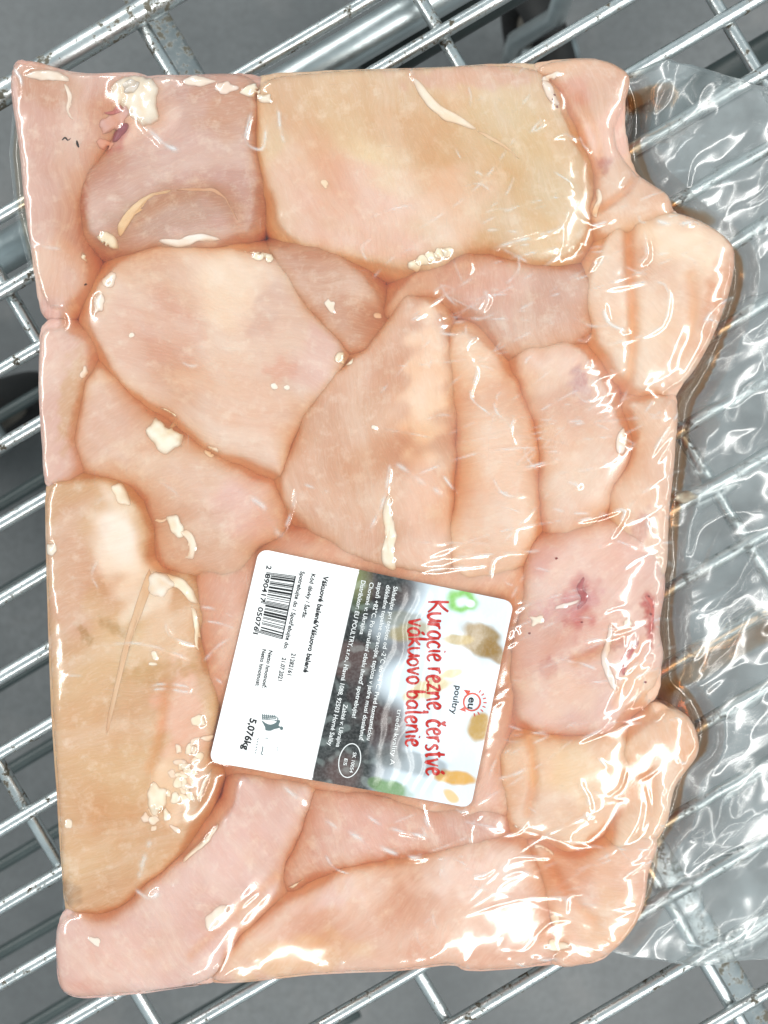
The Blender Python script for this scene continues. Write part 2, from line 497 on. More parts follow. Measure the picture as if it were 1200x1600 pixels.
# chassis: two long tubes and cross bars, legs and casters
a, b = main_line(398, -0.032, -420, 1700)
cart_tube('frame_tube', [a, b], 0.0098, M_CHROME, sides=28)
a, b = main_line(438, -0.062, 560, 1700)
cart_tube('frame_tube', [a, b], 0.0135, M_BLACKTUBE, sides=28)
a = cross_pt(222, -60, -0.055); b = cross_pt(222, 2050, -0.055)
cart_tube('frame_bar', [a, b], 0.0085, M_TUBE, sides=20, flat=0.35)
a, b = main_line(795, -0.10, 980, 1750)
cart_tube('frame_bar', [a, b], 0.012, M_BLACKTUBE, sides=20, flat=0.4)
for y0 in (500, 640, 780, 920, 1060, 1200, 1340, 1480, 1620, 1760):
    a, b = main_line(y0 + 150, -0.25, -700, 560)
    cart_tube('lower_wire', wire_path(a, b, 20, 0.0006, y0), 0.0042, M_BLACKTUBE)

def caster(px, py, z, r, rz):
    c = at_depth(px, py, z)
    w = empty('caster_wheel', (c.x, c.y, z)); w.parent = cart
    w.location = Vector((c.x, c.y, z)) - Vector(WORLD_ORIGIN[cart.name])
    t = np.linspace(0, 2 * math.pi, 41)
    ax = np.array([math.cos(rz), math.sin(rz), 0.0]); sd = np.array([-math.sin(rz), math.cos(rz), 0.0]); up = np.array([0, 0, 1.0])
    def ring(R, rr, mat, name):
        V = []; F = []; n = 40; s = 12
        for i in range(n):
            A = t[i]; rad = math.cos(A) * ax + math.sin(A) * up
            for k in range(s):
                B = 2 * math.pi * k / s
                V.append(np.array(c) + rad * (R + rr[0] * math.cos(B)) + sd * rr[1] * math.sin(B))
        for i in range(n):
            for k in range(s):
                F.append((i * s + k, i * s + (k + 1) % s, ((i + 1) % n) * s + (k + 1) % s, ((i + 1) % n) * s + k))
        mesh_obj(name, V, F, mat, w)
    ring(r * 0.80, (r * 0.2, r * 0.22), M_RUBBER, 'tyre')
    ring(r * 0.45, (r * 0.16, r * 0.12), M_HUB, 'rim')
    V, F = tube_mesh([np.array(c) - sd * r * 0.42, np.array(c) + sd * r * 0.42], r * 0.2, 16); mesh_obj('axle', V, F, M_CHROME, w)
    V, F = tube_mesh([np.array(c) + sd * r * 0.42, np.array(c) + sd * r * 0.42 + up * r * 1.0, np.array(c) + up * r * 1.35, np.array([c.x, c.y, -0.062])], r * 0.11, 12); mesh_obj('fork', V, F, M_CHROME, w)
caster(-30, 660, -0.335, 0.062, 0.5)
caster(845, 95, -0.335, 0.062, 1.9)
caster(1480, 1500, -0.335, 0.062, 0.9)
caster(-30, 2000, -0.335, 0.062, 0.2)

# ------------------------------------------------------------------ the pack: outline and envelope
PACK = spline([(14, 92), (60, 96), (150, 107), (300, 112), (420, 107), (560, 101), (700, 97), (830, 91), (930, 84), (968, 98), (992, 118),
    (990, 160), (992, 205), (1012, 262), (1052, 300), (1085, 332), (1140, 366), (1158, 402), (1142, 470), (1106, 560), (1074, 620), (1065, 700),
    (1052, 800), (1046, 900), (1040, 980), (1046, 1030), (1050, 1088), (1080, 1122), (1100, 1178), (1064, 1230), (1050, 1300), (1020, 1352),
    (1012, 1400), (990, 1468), (952, 1508), (860, 1521), (735, 1525), (700, 1514), (560, 1531), (400, 1541), (300, 1546), (200, 1561),
    (115, 1566), (84, 1535), (86, 1440), (92, 1420), (84, 1300), (75, 1100), (68, 900), (66, 760), (58, 650), (55, 520), (52, 480), (42, 380), (28, 250)], 330)
PACK[:, 0] += 15 * smooth01((PACK[:, 0] - 930) / 80) * smooth01((1530 - PACK[:, 1]) / 60)
# side walls bulge, so grow the outline a little beyond where the top shows
DP = np.zeros_like(GX)
DP = sdf(GX[::2, ::2], GY[::2, ::2], PACK)
def up2(R):
    o = np.zeros_like(GX)
    o = sample_small(R, GX, GY); return o
def sample_small(R, x, y):
    fx = np.clip((x - X0) / (2 * STEP), 0, R.shape[1] - 1.001); fy = np.clip((y - Y0) / (2 * STEP), 0, R.shape[0] - 1.001)
    ix = fx.astype(int); iy = fy.astype(int); fx = fx - ix; fy = fy - iy
    return (R[iy, ix] * (1 - fx) * (1 - fy) + R[iy, ix + 1] * fx * (1 - fy) + R[iy + 1, ix] * (1 - fx) * fy + R[iy + 1, ix + 1] * fx * fy)
DP = up2(DP)
ZTOP = ZREF + 0.0014 * waves(GX, GY, 420, 8, 3) + 0.0004 * waves(GX, GY, 190, 10, 4)
RE = 32.0
tE = np.clip((DP + 12) / RE, 0, 1)
ENV = ZTOP + 0.0035 - 0.020 * (1 - np.sqrt(np.clip(1 - (1 - tE) ** 2, 0, 1)))

# ------------------------------------------------------------------ the fillets
HMAX = np.full_like(GX, 0.006)
class Lump: pass
def raster_max(poly, fn, margin=4):
    xa, ya = poly.min(0) - margin; xb, yb = poly.max(0) + margin
    i0, i1 = max(0, int((xa - X0) / STEP)), min(len(gx), int((xb - X0) / STEP) + 2)
    j0, j1 = max(0, int((ya - Y0) / STEP)), min(len(gy), int((yb - Y0) / STEP) + 2)
    sx, sy = GX[j0:j1, i0:i1], GY[j0:j1, i0:i1]
    d = sdf(sx, sy, poly)
    z = np.where(d > 0, fn(sx, sy, d), -1)
    HMAX[j0:j1, i0:i1] = np.maximum(HMAX[j0:j1, i0:i1], z)
    # deepest point of the outline
    q = np.unravel_index(np.argmax(d), d.shape)
    return np.array([sx[q], sy[q]]), d.max()

def paint(x, y, base, spots, seed):
    c = np.tile(lin(base), (len(x), 1))
    v = waves(x, y, 150, 8, seed)[:, None]
    c = c * (1 + 0.045 * v * np.array([0.5, 1.0, 1.1]))
    for sp in spots:
        px, py, rx, ry, ang, col, k = sp[:7]
        ca, sa = math.cos(math.radians(ang)), math.sin(math.radians(ang))
        u = ((x - px) * ca + (y - py) * sa) / rx; w = (-(x - px) * sa + (y - py) * ca) / ry
        rr = np.sqrt(u * u + w * w) + 0.16 * waves(x, y, max(10, 1.1 * min(rx, ry)), 6, int(px + py))
        m = (k * smooth01((1.25 - rr) / 0.75))[:, None]
        c = c * (1 - m) + lin(col) * m
    b0 = lin(base)
    c = b0 + (c - b0) * 1.55
    g = c.mean(1, keepdims=True)
    c = (c * 0.84 + g * 0.16) * np.array([1.0, 1.0, 1.0])
    return np.clip(c, 0, 1)

FILLETS = {}
def fillet(key, pts, base, lev=0.0, R=46, drop=0.0065, spots=(), grooves=(), label='', part_of=None):
    drop = drop * 0.58; R = R * 1.1; lev = lev * 0.5
    poly = spline(pts, 110)
    tg = np.roll(poly, -1, 0) - np.roll(poly, 1, 0); tg /= np.linalg.norm(tg, axis=1)[:, None] + 1e-9
    nm = np.stack([-tg[:, 1], tg[:, 0]], 1)
    if np.mean(sdf(*(poly + nm * 2).T, poly)) < 0: nm = -nm
    poly = poly + nm * ((0.5 + 4.5 * waves(poly[:, 0], poly[:, 1], 170, 7, int(pts[0][0]) + 5) + 1.2 * waves(poly[:, 0], poly[:, 1], 40, 7, int(pts[0][1]))) * smooth01((sample(DP, poly[:, 0], poly[:, 1]) - 22) / 20))[:, None]
    jit = waves(poly[:, 0], poly[:, 1], 60, 6, len(key) + int(pts[0][0]))
    seed = int(pts[0][0] * 7 + pts[0][1])
    def hf(x, y, d):
        t = np.clip(d / R, 0, 1)
        prof = np.sqrt(np.clip(1 - (1 - t) ** 2, 0, 1)) ** 0.9
        z = sample(ZTOP, x, y) + lev - drop * (1 - prof)
        z = z + 0.0004 * waves(x, y, 150, 8, seed) * prof + 0.00007 * waves(x, y, 34, 10, seed + 1)
        for g in grooves:
            gp = spline(g[0], 20, False); dd = seg_dist(x, y, gp, False)
            z = z - g[2] * np.exp(-(dd / g[1]) ** 2)
        return np.minimum(z, sample(ENV, x, y) - 0.0006)
    pole, rmax = raster_max(poly, hf)
    n = 220
    ol = resample(poly, n)
    if np.sum(ol[:, 0] * np.roll(ol[:, 1], -1) - np.roll(ol[:, 0], -1) * ol[:, 1]) > 0: ol = ol[::-1].copy()   # counter-clockwise seen from above
    st = 4.5
    ix, iy = np.meshgrid(np.arange(poly[:, 0].min(), poly[:, 0].max(), st), np.arange(poly[:, 1].min(), poly[:, 1].max(), st))
    ix = (ix + (np.arange(ix.shape[0]) % 2)[:, None] * st / 2).ravel(); iy = iy.ravel()
    keep = sdf(ix, iy, poly) > 3.0
    ins = np.stack([ix[keep], iy[keep]], 1)
    pts2 = [Vector((float(p[0]), -float(p[1]))) for p in np.vstack([ol, ins])]
    res = cdt(pts2, [], [list(range(n))], 1, 1e-4)
    ov = np.array([(p[0], -p[1]) for p in res[0]]); tris = [tuple(f) for f in res[2]]
    edges = {}
    for f in tris:
        for q in range(len(f)):
            edges[(f[q], f[(q + 1) % len(f)])] = 1
    nxt = {a: b for (a, b) in edges if (b, a) not in edges}
    loop_i = [next(iter(nxt))]
    while len(loop_i) <= len(nxt):
        b = nxt[loop_i[-1]]
        if b == loop_i[0]: break
        loop_i.append(b)
    n = len(loop_i); ol = ov[loop_i]
    d = np.maximum(sdf(ov[:, 0], ov[:, 1], poly), 0); d[loop_i] = 0
    z = hf(ov[:, 0], ov[:, 1], d)
    V = [np.stack([wx(ov[:, 0]), wy(ov[:, 1]), z], 1)]; PX = [ov]
    tg = np.roll(ol, -1, 0) - np.roll(ol, 1, 0); tg /= np.linalg.norm(tg, axis=1)[:, None] + 1e-9
    nrm = np.stack([-tg[:, 1], tg[:, 0]], 1)      # outward for this direction of travel (picture y down)
    if np.mean(sdf(*(ol + nrm * 3).T, poly)) > 0: nrm = -nrm
    zl = z[loop_i]; room = np.clip(sample(DP, ol[:, 0], ol[:, 1]) - 2 - 22 * smooth01((ol[:, 0] - 930) / 60), 0, 40)
    F = list(tris); prev = np.array(loop_i)
    top_n = len(ov); base_i = top_n
    for grow, dz in ((4, 0.0007), (10, 0.0018), (18, 0.0034), (25, 0.0075), (14, 0.024), (0, 0.036)):
        q = ol + nrm * np.minimum(grow, room)[:, None]
        V.append(np.stack([wx(q[:, 0]), wy(q[:, 1]), np.maximum(zl - dz, 0.0045)], 1)); PX.append(q)
        cur = np.arange(base_i, base_i + n)
        for q_ in range(n):
            r_ = (q_ + 1) % n
            F.append((int(prev[r_]), int(prev[q_]), int(cur[q_]), int(cur[r_])))
        prev = cur; base_i += n
    cen = base_i
    V.append(np.array([[wx(ol[:, 0].mean()), wy(ol[:, 1].mean()), 0.0045]])); PX.append(ol.mean(0)[None])
    F += [(int(prev[(q_ + 1) % n]), int(prev[q_]), cen) for q_ in range(n)]
    V = np.vstack(V); PX = np.vstack(PX)
    cols = paint(PX[:, 0], PX[:, 1], base, spots, seed)
    o = mesh_obj('chicken_fillet', V, F, M_MEAT, colors=cols, origin=(wx(pole[0]), wy(pole[1]), 0.004))
    tag(o, label, 'chicken', 'chicken fillets sealed in the bag')
    FILLETS[key] = o
    return o

PK = (226, 184, 168); CR = (232, 196, 160); TAN = (222, 176, 142); OR = (232, 184, 148); PEACH = (236, 194, 165); ROSE = (222, 176, 166)
fillet('A1', [(18, 97), (120, 108), (225, 114), (200, 180), (150, 235), (122, 310), (132, 400), (122, 450), (74, 478), (47, 395), (28, 240)], (216, 168, 154), -0.001, 40, 0.005,
    spots=[(70, 130, 60, 40, 20, (205, 150, 120), 0.5), (80, 420, 60, 50, 0, (225, 175, 150), 0.6)],
    label='flat pink chicken piece filling the top left corner of the pack, with two dark specks')
fillet('A2', [(195, 128), (300, 115), (385, 118), (412, 160), (398, 230), (402, 290), (396, 362), (330, 384), (250, 380), (190, 392), (142, 372), (120, 322), (126, 272), (162, 236), (178, 190)], (206, 160, 148), 0.0008, 42, 0.006,
    spots=[(270, 330, 120, 40, -8, (196, 150, 132), 0.7), (360, 170, 50, 60, 40, (205, 150, 122), 0.6), (215, 180, 50, 60, 30, (226, 182, 170), 0.8), (178, 205, 26, 30, 20, (196, 110, 112), 0.75), (300, 250, 60, 40, 0, (212, 168, 160), 0.5), (128, 320, 10, 30, 10, (190, 110, 90), 0.5)],
    grooves=[([(185, 365), (240, 320), (300, 298), (350, 305), (375, 345)], 16, 0.0012)],
    label='greyish pink chicken piece with white gristle knob, top left')
fillet('A3', [(405, 132), (500, 110), (620, 104), (760, 100), (850, 114), (888, 170), (905, 230), (930, 290), (932, 342), (902, 394), (850, 408), (790, 396), (720, 402), (640, 420), (560, 414), (480, 386), (432, 352), (416, 290), (402, 220)], (226, 190, 150), 0.0022, 52, 0.0075,
    spots=[(560, 330, 150, 70, 20, (232, 188, 166), 0.8), (480, 250, 60, 60, 0, (230, 188, 160), 0.6), (800, 260, 130, 110, 30, (222, 186, 138), 0.7), (560, 180, 130, 50, 10, (222, 182, 140), 0.6), (700, 320, 80, 60, 0, (236, 200, 172), 0.7), (740, 120, 120, 22, 0, (222, 168, 145), 0.5)],
    label='large cream coloured chicken breast along the top, with thin white fat stripe')
fillet('A4', [(842, 104), (930, 88), (984, 112), (978, 160), (968, 205), (994, 262), (1046, 302), (1042, 332), (962, 368), (930, 342), (932, 282), (905, 210), (880, 152)], (230, 182, 150), 0.0002, 40, 0.006,
    spots=[(950, 210, 40, 60, 20, (236, 186, 166), 0.7), (945, 255, 14, 14, 0, (190, 90, 75), 0.5), (900, 140, 30, 30, 0, (226, 160, 135), 0.5), (870, 160, 8, 14, 40, (170, 60, 40), 0.7)],
    grooves=[([(930, 330), (975, 300), (995, 270)], 7, 0.0022), ([(905, 150), (935, 210), (940, 265)], 9, 0.0015)],
    label='orange tinted chicken piece in the top right corner beside the clear flap')
fillet('A6', [(598, 478), (660, 412), (720, 396), (800, 412), (920, 426), (934, 500), (902, 534), (800, 548), (756, 506), (690, 465), (640, 474), (612, 504)], (214, 162, 138), -0.0022, 36, 0.005,
    spots=[(740, 440, 100, 40, 10, (222, 168, 150), 0.6)],
    label='brownish pink chicken strip between the large cream breast and the central oval breast')
fillet('A5', [(928, 395), (960, 352), (1010, 327), (1080, 336), (1138, 370), (1151, 408), (1136, 478), (1100, 558), (1060, 604), (1002, 602), (950, 562), (920, 510), (914, 440)], PEACH, 0.0022, 42, 0.008,
    spots=[(1060, 380, 70, 40, 30, (246, 216, 190), 0.8), (1130, 450, 24, 100, 18, (222, 160, 122), 0.7), (990, 500, 60, 70, 0, (240, 204, 178), 0.6)],
    grooves=[([(982, 340), (985, 430), (990, 520), (985, 590)], 9, 0.0024), ([(1080, 430), (1085, 500), (1060, 570)], 10, 0.0012)],
    label='peach coloured chicken piece bulging farthest right into the clear bag flap')
fillet('A7', [(428, 382), (490, 378), (558, 416), (590, 470), (598, 520), (548, 552), (502, 520), (452, 452), (424, 410)], (208, 156, 132), -0.002, 30, 0.0045,
    spots=[(520, 450, 60, 30, 40, (206, 150, 122), 0.6)],
    label='small brownish chicken wedge between the round breast and the large cream breast')
fillet('B2', [(62, 520), (92, 514), (132, 545), (128, 600), (112, 680), (122, 730), (72, 754), (64, 680), (58, 600)], (226, 182, 168), -0.0006, 30, 0.005,
    spots=[(112, 620, 20, 80, 8, (214, 166, 128), 0.6)],
    label='narrow pale pink chicken strip at the left edge of the pack')
fillet('B3', [(130, 592), (160, 572), (222, 622), (300, 688), (380, 728), (436, 772), (442, 832), (402, 862), (372, 925), (318, 902), (252, 882), (232, 802), (202, 760), (132, 722), (124, 650)], (224, 182, 160), -0.0008, 44, 0.006,
    spots=[(380, 790, 60, 60, 30, (228, 182, 170), 0.8), (300, 820, 60, 60, 0, (216, 168, 142), 0.6), (180, 650, 50, 60, 0, (222, 178, 158), 0.5)],
    label='pink chicken fillet below the round breast, running down to the label')
fillet('B1', [(133, 490), (148, 442), (198, 402), (280, 382), (370, 384), (422, 400), (462, 450), (502, 500), (532, 546), (530, 590), (492, 640), (464, 700), (440, 752), (380, 722), (320, 692), (260, 650), (200, 602), (158, 560), (136, 525)], (228, 190, 170), 0.0022, 56, 0.0075,
    spots=[(360, 440, 70, 70, 20, (238, 206, 184), 0.9), (420, 490, 24, 60, 20, (222, 182, 164), 0.8), (250, 510, 80, 60, 30, (222, 172, 152), 0.7), (380, 620, 120, 50, 30, (230, 186, 162), 0.7), (180, 520, 50, 60, 0, (228, 186, 166), 0.6), (440, 580, 26, 20, 0, (226, 164, 140), 0.5), (500, 560, 40, 60, 30, (226, 180, 168), 0.6)],
    label='broad rounded chicken breast left of centre with two tiny white dots')
fillet('K1', [(300, 900), (400, 858), (470, 820), (600, 850), (700, 880), (800, 870), (836, 960), (806, 1100), (796, 1190), (800, 1270), (700, 1290), (600, 1255), (490, 1235), (400, 1215), (345, 1190), (318, 1050)], (224, 172, 154), -0.0022, 44, 0.005,
    spots=[(440, 840, 60, 30, 0, (216, 160, 142), 0.5), (800, 1000, 40, 120, 0, (230, 178, 155), 0.7)],
    label='pinkish chicken fillet lying mostly hidden beneath the label')
fillet('D2', [(985, 622), (1056, 620), (1058, 700), (1048, 800), (1042, 898), (1008, 890), (962, 845), (952, 780), (986, 722), (992, 670)], (232, 184, 154), -0.0004, 34, 0.006,
    spots=[(1000, 830, 16, 40, 25, (205, 130, 112), 0.5), (1020, 650, 40, 40, 0, (226, 180, 150), 0.5)],
    label='slim orange pink chicken strip beside the clear flap, right of centre')
fillet('D1', [(803, 562), (830, 536), (888, 530), (930, 560), (966, 632), (986, 702), (962, 762), (942, 830), (890, 852), (850, 832), (846, 762), (840, 690), (824, 622)], (232, 186, 164), 0.0012, 38, 0.007,
    spots=[(850, 580, 50, 40, 0, (238, 200, 182), 0.8), (906, 598, 15, 30, -15, (200, 135, 135), 0.5), (900, 720, 60, 80, 0, (234, 190, 164), 0.6)],
    label='pale chicken fillet with a purple bruise, right of the central oval breast')
fillet('C2', [(705, 515), (760, 530), (802, 582), (836, 682), (846, 782), (832, 862), (796, 905), (712, 895), (702, 800), (706, 700), (700, 600)], (236, 190, 160), 0.0012, 42, 0.006,
    spots=[(760, 760, 60, 90, 0, (238, 194, 168), 0.7), (740, 570, 40, 40, 0, (240, 198, 164), 0.6)],
    label='peach right half of the central oval breast, above the label')
fillet('C1', [(652, 462), (688, 478), (708, 535), (714, 640), (712, 760), (706, 890), (610, 896), (522, 852), (462, 812), (437, 762), (450, 700), (470, 652), (510, 600), (560, 552), (602, 500), (626, 468)], (222, 172, 144), 0.0026, 44, 0.0075,
    spots=[(665, 600, 34, 140, 3, (240, 200, 172), 0.9), (670, 800, 50, 80, 0, (236, 190, 165), 0.7), (540, 700, 80, 90, 20, (216, 164, 134), 0.6)],
    label='tan left half of the central oval breast, narrowing to a point at its top')
fillet('H1', [(74, 772), (110, 748), (165, 747), (200, 772), (230, 820), (242, 882), (300, 892), (318, 960), (314, 1020), (342, 1100), (332, 1200), (292, 1300), (232, 1380), (170, 1424), (102, 1420), (90, 1300), (81, 1100), (73, 900)], (218, 172, 124), 0.0016, 50, 0.007,
    spots=[(185, 850, 40, 75, -10, (240, 216, 196), 0.95), (110, 900, 50, 120, 0, (218, 170, 136), 0.7), (230, 930, 40, 50, 0, (240, 214, 190), 0.8), (270, 1000, 50, 60, 0, (226, 182, 138), 0.6), (150, 1200, 90, 120, 0, (220, 172, 122), 0.6), (290, 1130, 40, 100, -10, (232, 180, 150), 0.8), (265, 1230, 34, 60, 15, (238, 198, 160), 0.8), (105, 1400, 18, 26, 0, (170, 125, 75), 0.6), (135, 990, 8, 22, -35, (190, 140, 70), 0.6), (180, 980, 30, 9, 30, (196, 148, 84), 0.6), (250, 1050, 60, 18, -8, (206, 156, 92), 0.6)],
    grooves=[([(258, 1070), (252, 1140), (235, 1200)], 9, 0.0012)],
    label='long yellowish tan chicken breast with granular fat, along the left edge')
fillet('E1', [(828, 845), (880, 822), (950, 812), (1010, 832), (1042, 900), (1034, 980), (1040, 1030), (1018, 1080), (980, 1122), (950, 1152), (890, 1148), (828, 1137), (800, 1100), (802, 1000), (814, 930)], (228, 176, 162), 0.0012, 42, 0.007,
    spots=[(905, 940, 26, 46, 10, (206, 100, 96), 0.6), (910, 928, 9, 14, 0, (170, 40, 40), 0.7), (885, 945, 60, 18, -20, (222, 158, 156), 0.6), (1012, 940, 12, 16, 0, (196, 60, 40), 0.75), (1016, 975, 8, 40, -5, (200, 95, 80), 0.7), (975, 1035, 7, 26, 25, (196, 95, 88), 0.7), (930, 1015, 60, 9, -15, (206, 135, 130), 0.7), (858, 1045, 14, 18, 0, (206, 130, 122), 0.6), (880, 1090, 60, 40, 0, (236, 190, 170), 0.6), (1005, 1080, 40, 50, 0, (236, 184, 150), 0.7), (840, 870, 30, 30, 0, (222, 160, 150), 0.5)],
    grooves=[([(900, 1030), (945, 1012), (975, 985)], 10, 0.0016), ([(960, 1100), (985, 1040), (1005, 1000)], 8, 0.0012)],
    label='pink chicken piece with red blood spots, right of the label')
fillet('E3', [(972, 1165), (1032, 1112), (1078, 1122), (1094, 1176), (1058, 1230), (1042, 1290), (1010, 1322), (958, 1322), (962, 1260), (984, 1202)], OR, 0.0, 36, 0.006,
    spots=[(1050, 1150, 50, 40, 0, (230, 170, 125), 0.7)],
    grooves=[([(1000, 1310), (1015, 1260), (1010, 1200)], 10, 0.0015)],
    label='orange chicken piece with a blunt corner poking into the clear flap, lower right')
fillet('E2', [(790, 1182), (832, 1152), (900, 1150), (970, 1152), (986, 1202), (970, 1262), (940, 1302), (900, 1330), (850, 1312), (800, 1282)], (236, 190, 154), 0.0014, 40, 0.007,
    spots=[(900, 1210, 60, 50, 20, (238, 196, 152), 0.7)],
    grooves=[([(830, 1160), (835, 1220), (825, 1270)], 8, 0.0016)],
    label='squarish cream orange chicken chunk right of the lower end of the label')
fillet('E4', [(830, 1312), (900, 1342), (960, 1312), (1026, 1312), (1014, 1370), (1006, 1420), (980, 1468), (938, 1504), (872, 1514), (860, 1430), (846, 1370)], (232, 178, 148), 0.0, 40, 0.006,
    spots=[(960, 1440, 60, 60, 0, (234, 180, 140), 0.7), (900, 1390, 40, 40, 0, (228, 172, 148), 0.6)],
    grooves=[([(860, 1350), (890, 1400), (930, 1440)], 9, 0.0014)],
    label='soft orange pink chicken piece in the bottom right corner')
fillet('G3', [(492, 1238), (600, 1248), (680, 1262), (742, 1262), (782, 1282), (764, 1312), (690, 1337), (600, 1352), (500, 1372), (450, 1392), (440, 1350), (470, 1290)], (218, 160, 142), -0.0014, 36, 0.005,
    spots=[(560, 1290, 60, 40, 20, (226, 172, 158), 0.6)],
    label='darker pink chicken strip just under the lower edge of the label')
fillet('G1', [(332, 1532), (400, 1452), (440, 1402), (520, 1372), (600, 1352), (690, 1332), (762, 1312), (820, 1322), (852, 1380), (862, 1450), (878, 1498), (820, 1518), (735, 1518), (700, 1508), (600, 1520), (480, 1530)], (228, 176, 152), 0.0008, 50, 0.007,
    spots=[(740, 1370, 90, 40, -5, (236, 194, 178), 0.85), (500, 1400, 60, 24, -15, (232, 188, 176), 0.7), (460, 1500, 110, 40, -10, (232, 184, 146), 0.8), (700, 1490, 110, 30, 0, (224, 164, 135), 0.7)],
    label='wide chicken breast along the bottom edge, pink above and orange below')
fillet('G2', [(90, 1442), (160, 1431), (230, 1391), (300, 1330), (350, 1270), (372, 1210), (440, 1212), (488, 1232), (476, 1290), (441, 1350), (432, 1402), (380, 1470), (320, 1534), (200, 1554), (112, 1560), (88, 1530)], (226, 180, 170), 0.0016, 44, 0.007,
    spots=[(370, 1330, 70, 50, -45, (230, 186, 178), 0.8), (390, 1430, 50, 30, -45, (228, 180, 158), 0.8), (200, 1500, 90, 50, 0, (230, 186, 174), 0.6), (140, 1545, 60, 18, 0, (222, 164, 148), 0.6)],
    grooves=[([(300, 1490), (350, 1440), (430, 1370)], 9, 0.0012)],
    label='rose pink chicken breast in the bottom left corner, rising to the label')

# ------------------------------------------------------------------ fat, gristle and specks lying on the fillets (parts of them)
def fat(key, pts, col=(248, 228, 200), h=0.0015, R=7, name='fat_lump', mat=None, jag=2.0, n=36, top=None):
    h = h * 0.7
    poly = spline(pts, max(40, len(pts) * 6))
    seed = int(pts[0][0] * 3 + pts[0][1])
    if jag:
        cdir = poly - poly.mean(0); cdir /= np.linalg.norm(cdir, axis=1)[:, None] + 1e-9
        poly = poly + cdir * (0.55 * jag * waves(poly[:, 0], poly[:, 1], 18, 6, seed))[:, None]
    src = HMAX.copy()
    base = lambda x, y: sample(src, x, y)
    def hf(x, y, d):
        t = np.clip(d / R, 0, 1)
        return base(x, y) + h * np.sqrt(np.clip(1 - (1 - t) ** 2, 0, 1)) * (1 + 0.14 * waves(x, y, 18, 8, seed)) - 0.0001
    pole, rmax = raster_max(poly, hf, 2)
    ol = resample(poly, n)
    V = [[wx(pole[0]), wy(pole[1]), hf(np.array([pole[0]]), np.array([pole[1]]), np.array([rmax]))[0]]]
    rr = [0.2, 0.4, 0.58, 0.72, 0.84, 0.93, 1.0]
    PX = [pole[None]]
    V = [np.array(V)]
    for r in rr:
        q = pole + (ol - pole) * r
        d = np.maximum(sdf(q[:, 0], q[:, 1], poly), 0) if r < 1 else np.zeros(n)
        V.append(np.stack([wx(q[:, 0]), wy(q[:, 1]), hf(q[:, 0], q[:, 1], d)], 1)); PX.append(q)
    q = ol; V.append(np.stack([wx(q[:, 0]), wy(q[:, 1]), V[-1][:, 2] - 0.0012], 1)); PX.append(q)
    V.append(np.array([[wx(pole[0]), wy(pole[1]), V[0][0, 2] - 0.0035]])); PX.append(pole[None])
    R_ = len(V) - 2; V = np.vstack(V); PX = np.vstack(PX)
    idx = lambda r, k: 1 + r * n + (k % n)
    F = [(0, idx(0, k + 1), idx(0, k)) for k in range(n)]
    for r in range(R_ - 1):
        for k in range(n): F.append((idx(r, k), idx(r, k + 1), idx(r + 1, k + 1), idx(r + 1, k)))
    F += [(len(V) - 1, idx(R_ - 1, k), idx(R_ - 1, k + 1)) for k in range(n)]
    area = np.sum(ol[:, 0] * np.roll(ol[:, 1], -1) - np.roll(ol[:, 0], -1) * ol[:, 1])
    if area < 0: F = [f[::-1] for f in F]
    cols = np.tile(lin(col), (len(V), 1))
    if name == 'fat_lump': cols = cols * 0.42 + lin((254, 246, 236)) * 0.58
    cols = np.clip(cols * (1 + 0.03 * waves(PX[:, 0], PX[:, 1], 26, 6, seed)[:, None] * np.array([0.4, 1, 1.6])), 0, 1)
    # thin rims let the flesh below show through
    ring_a = [1.0, 1.0, 1.0, 0.95, 0.85, 0.62, 0.05, 0.0] if key else [1.0] * 8
    al = np.concatenate([[0.97 if key else 1.0]] + [np.full(n, q) for q in ring_a] + [[1.0]])
    if key: al = al * 0.95
    cols = np.concatenate([cols, al[:, None]], 1)
    return mesh_obj(name, V, F, mat or M_FAT, FILLETS[key] if key else None, colors=cols)

def strip(pts, w):
    c = resample(spline(pts, 24, False), 14, False)
    t = np.gradient(c, axis=0); t /= np.linalg.norm(t, axis=1)[:, None]
    nrm = np.stack([-t[:, 1], t[:, 0]], 1)
    ww = np.asarray(w if hasattr(w, '__len__') else [w * 0.4, w, w * 0.9, w * 1.1, w * 0.35], float)
    ww = np.interp(np.linspace(0, 1, 14), np.linspace(0, 1, len(ww)), ww)[:, None]
    return np.vstack([c + nrm * ww, (c - nrm * ww)[::-1]])
def fat_strip(key, pts, w, col=(246, 220, 192), h=0.0009, jag=1.0, **kw):
    # a chain of short stretches so that a bent strip keeps its width
    c = resample(spline(pts, 30, False), max(3, int(len(pts) * 1.6)), False)
    ww = np.asarray(w if hasattr(w, '__len__') else [w * 0.5, w, w * 0.9, w * 1.1, w * 0.4], float)
    poly = strip(pts, w)
    return fat(key, poly.tolist()[::2], col, h, max(3, float(np.mean(ww)) * 0.9), jag=jag, n=60, **kw)

def dots(cx, cy, rx, ry, n=9, ang=0.0, irr=0.22, seed=1):
    r = np.random.default_rng(seed)
    out = []
    for k in range(n):
        a = 2 * math.pi * k / n; q = 1 + irr * r.uniform(-1, 1)
        u, v = rx * q * math.cos(a), ry * q * math.sin(a)
        out.append((cx + u * math.cos(ang) - v * math.sin(ang), cy + u * math.sin(ang) + v * math.cos(ang)))
    return out

WH = (250, 236, 214); CRM = (250, 226, 178); YEL = (246, 210, 146); PKF = (240, 206, 190); GRI = (236, 214, 204)
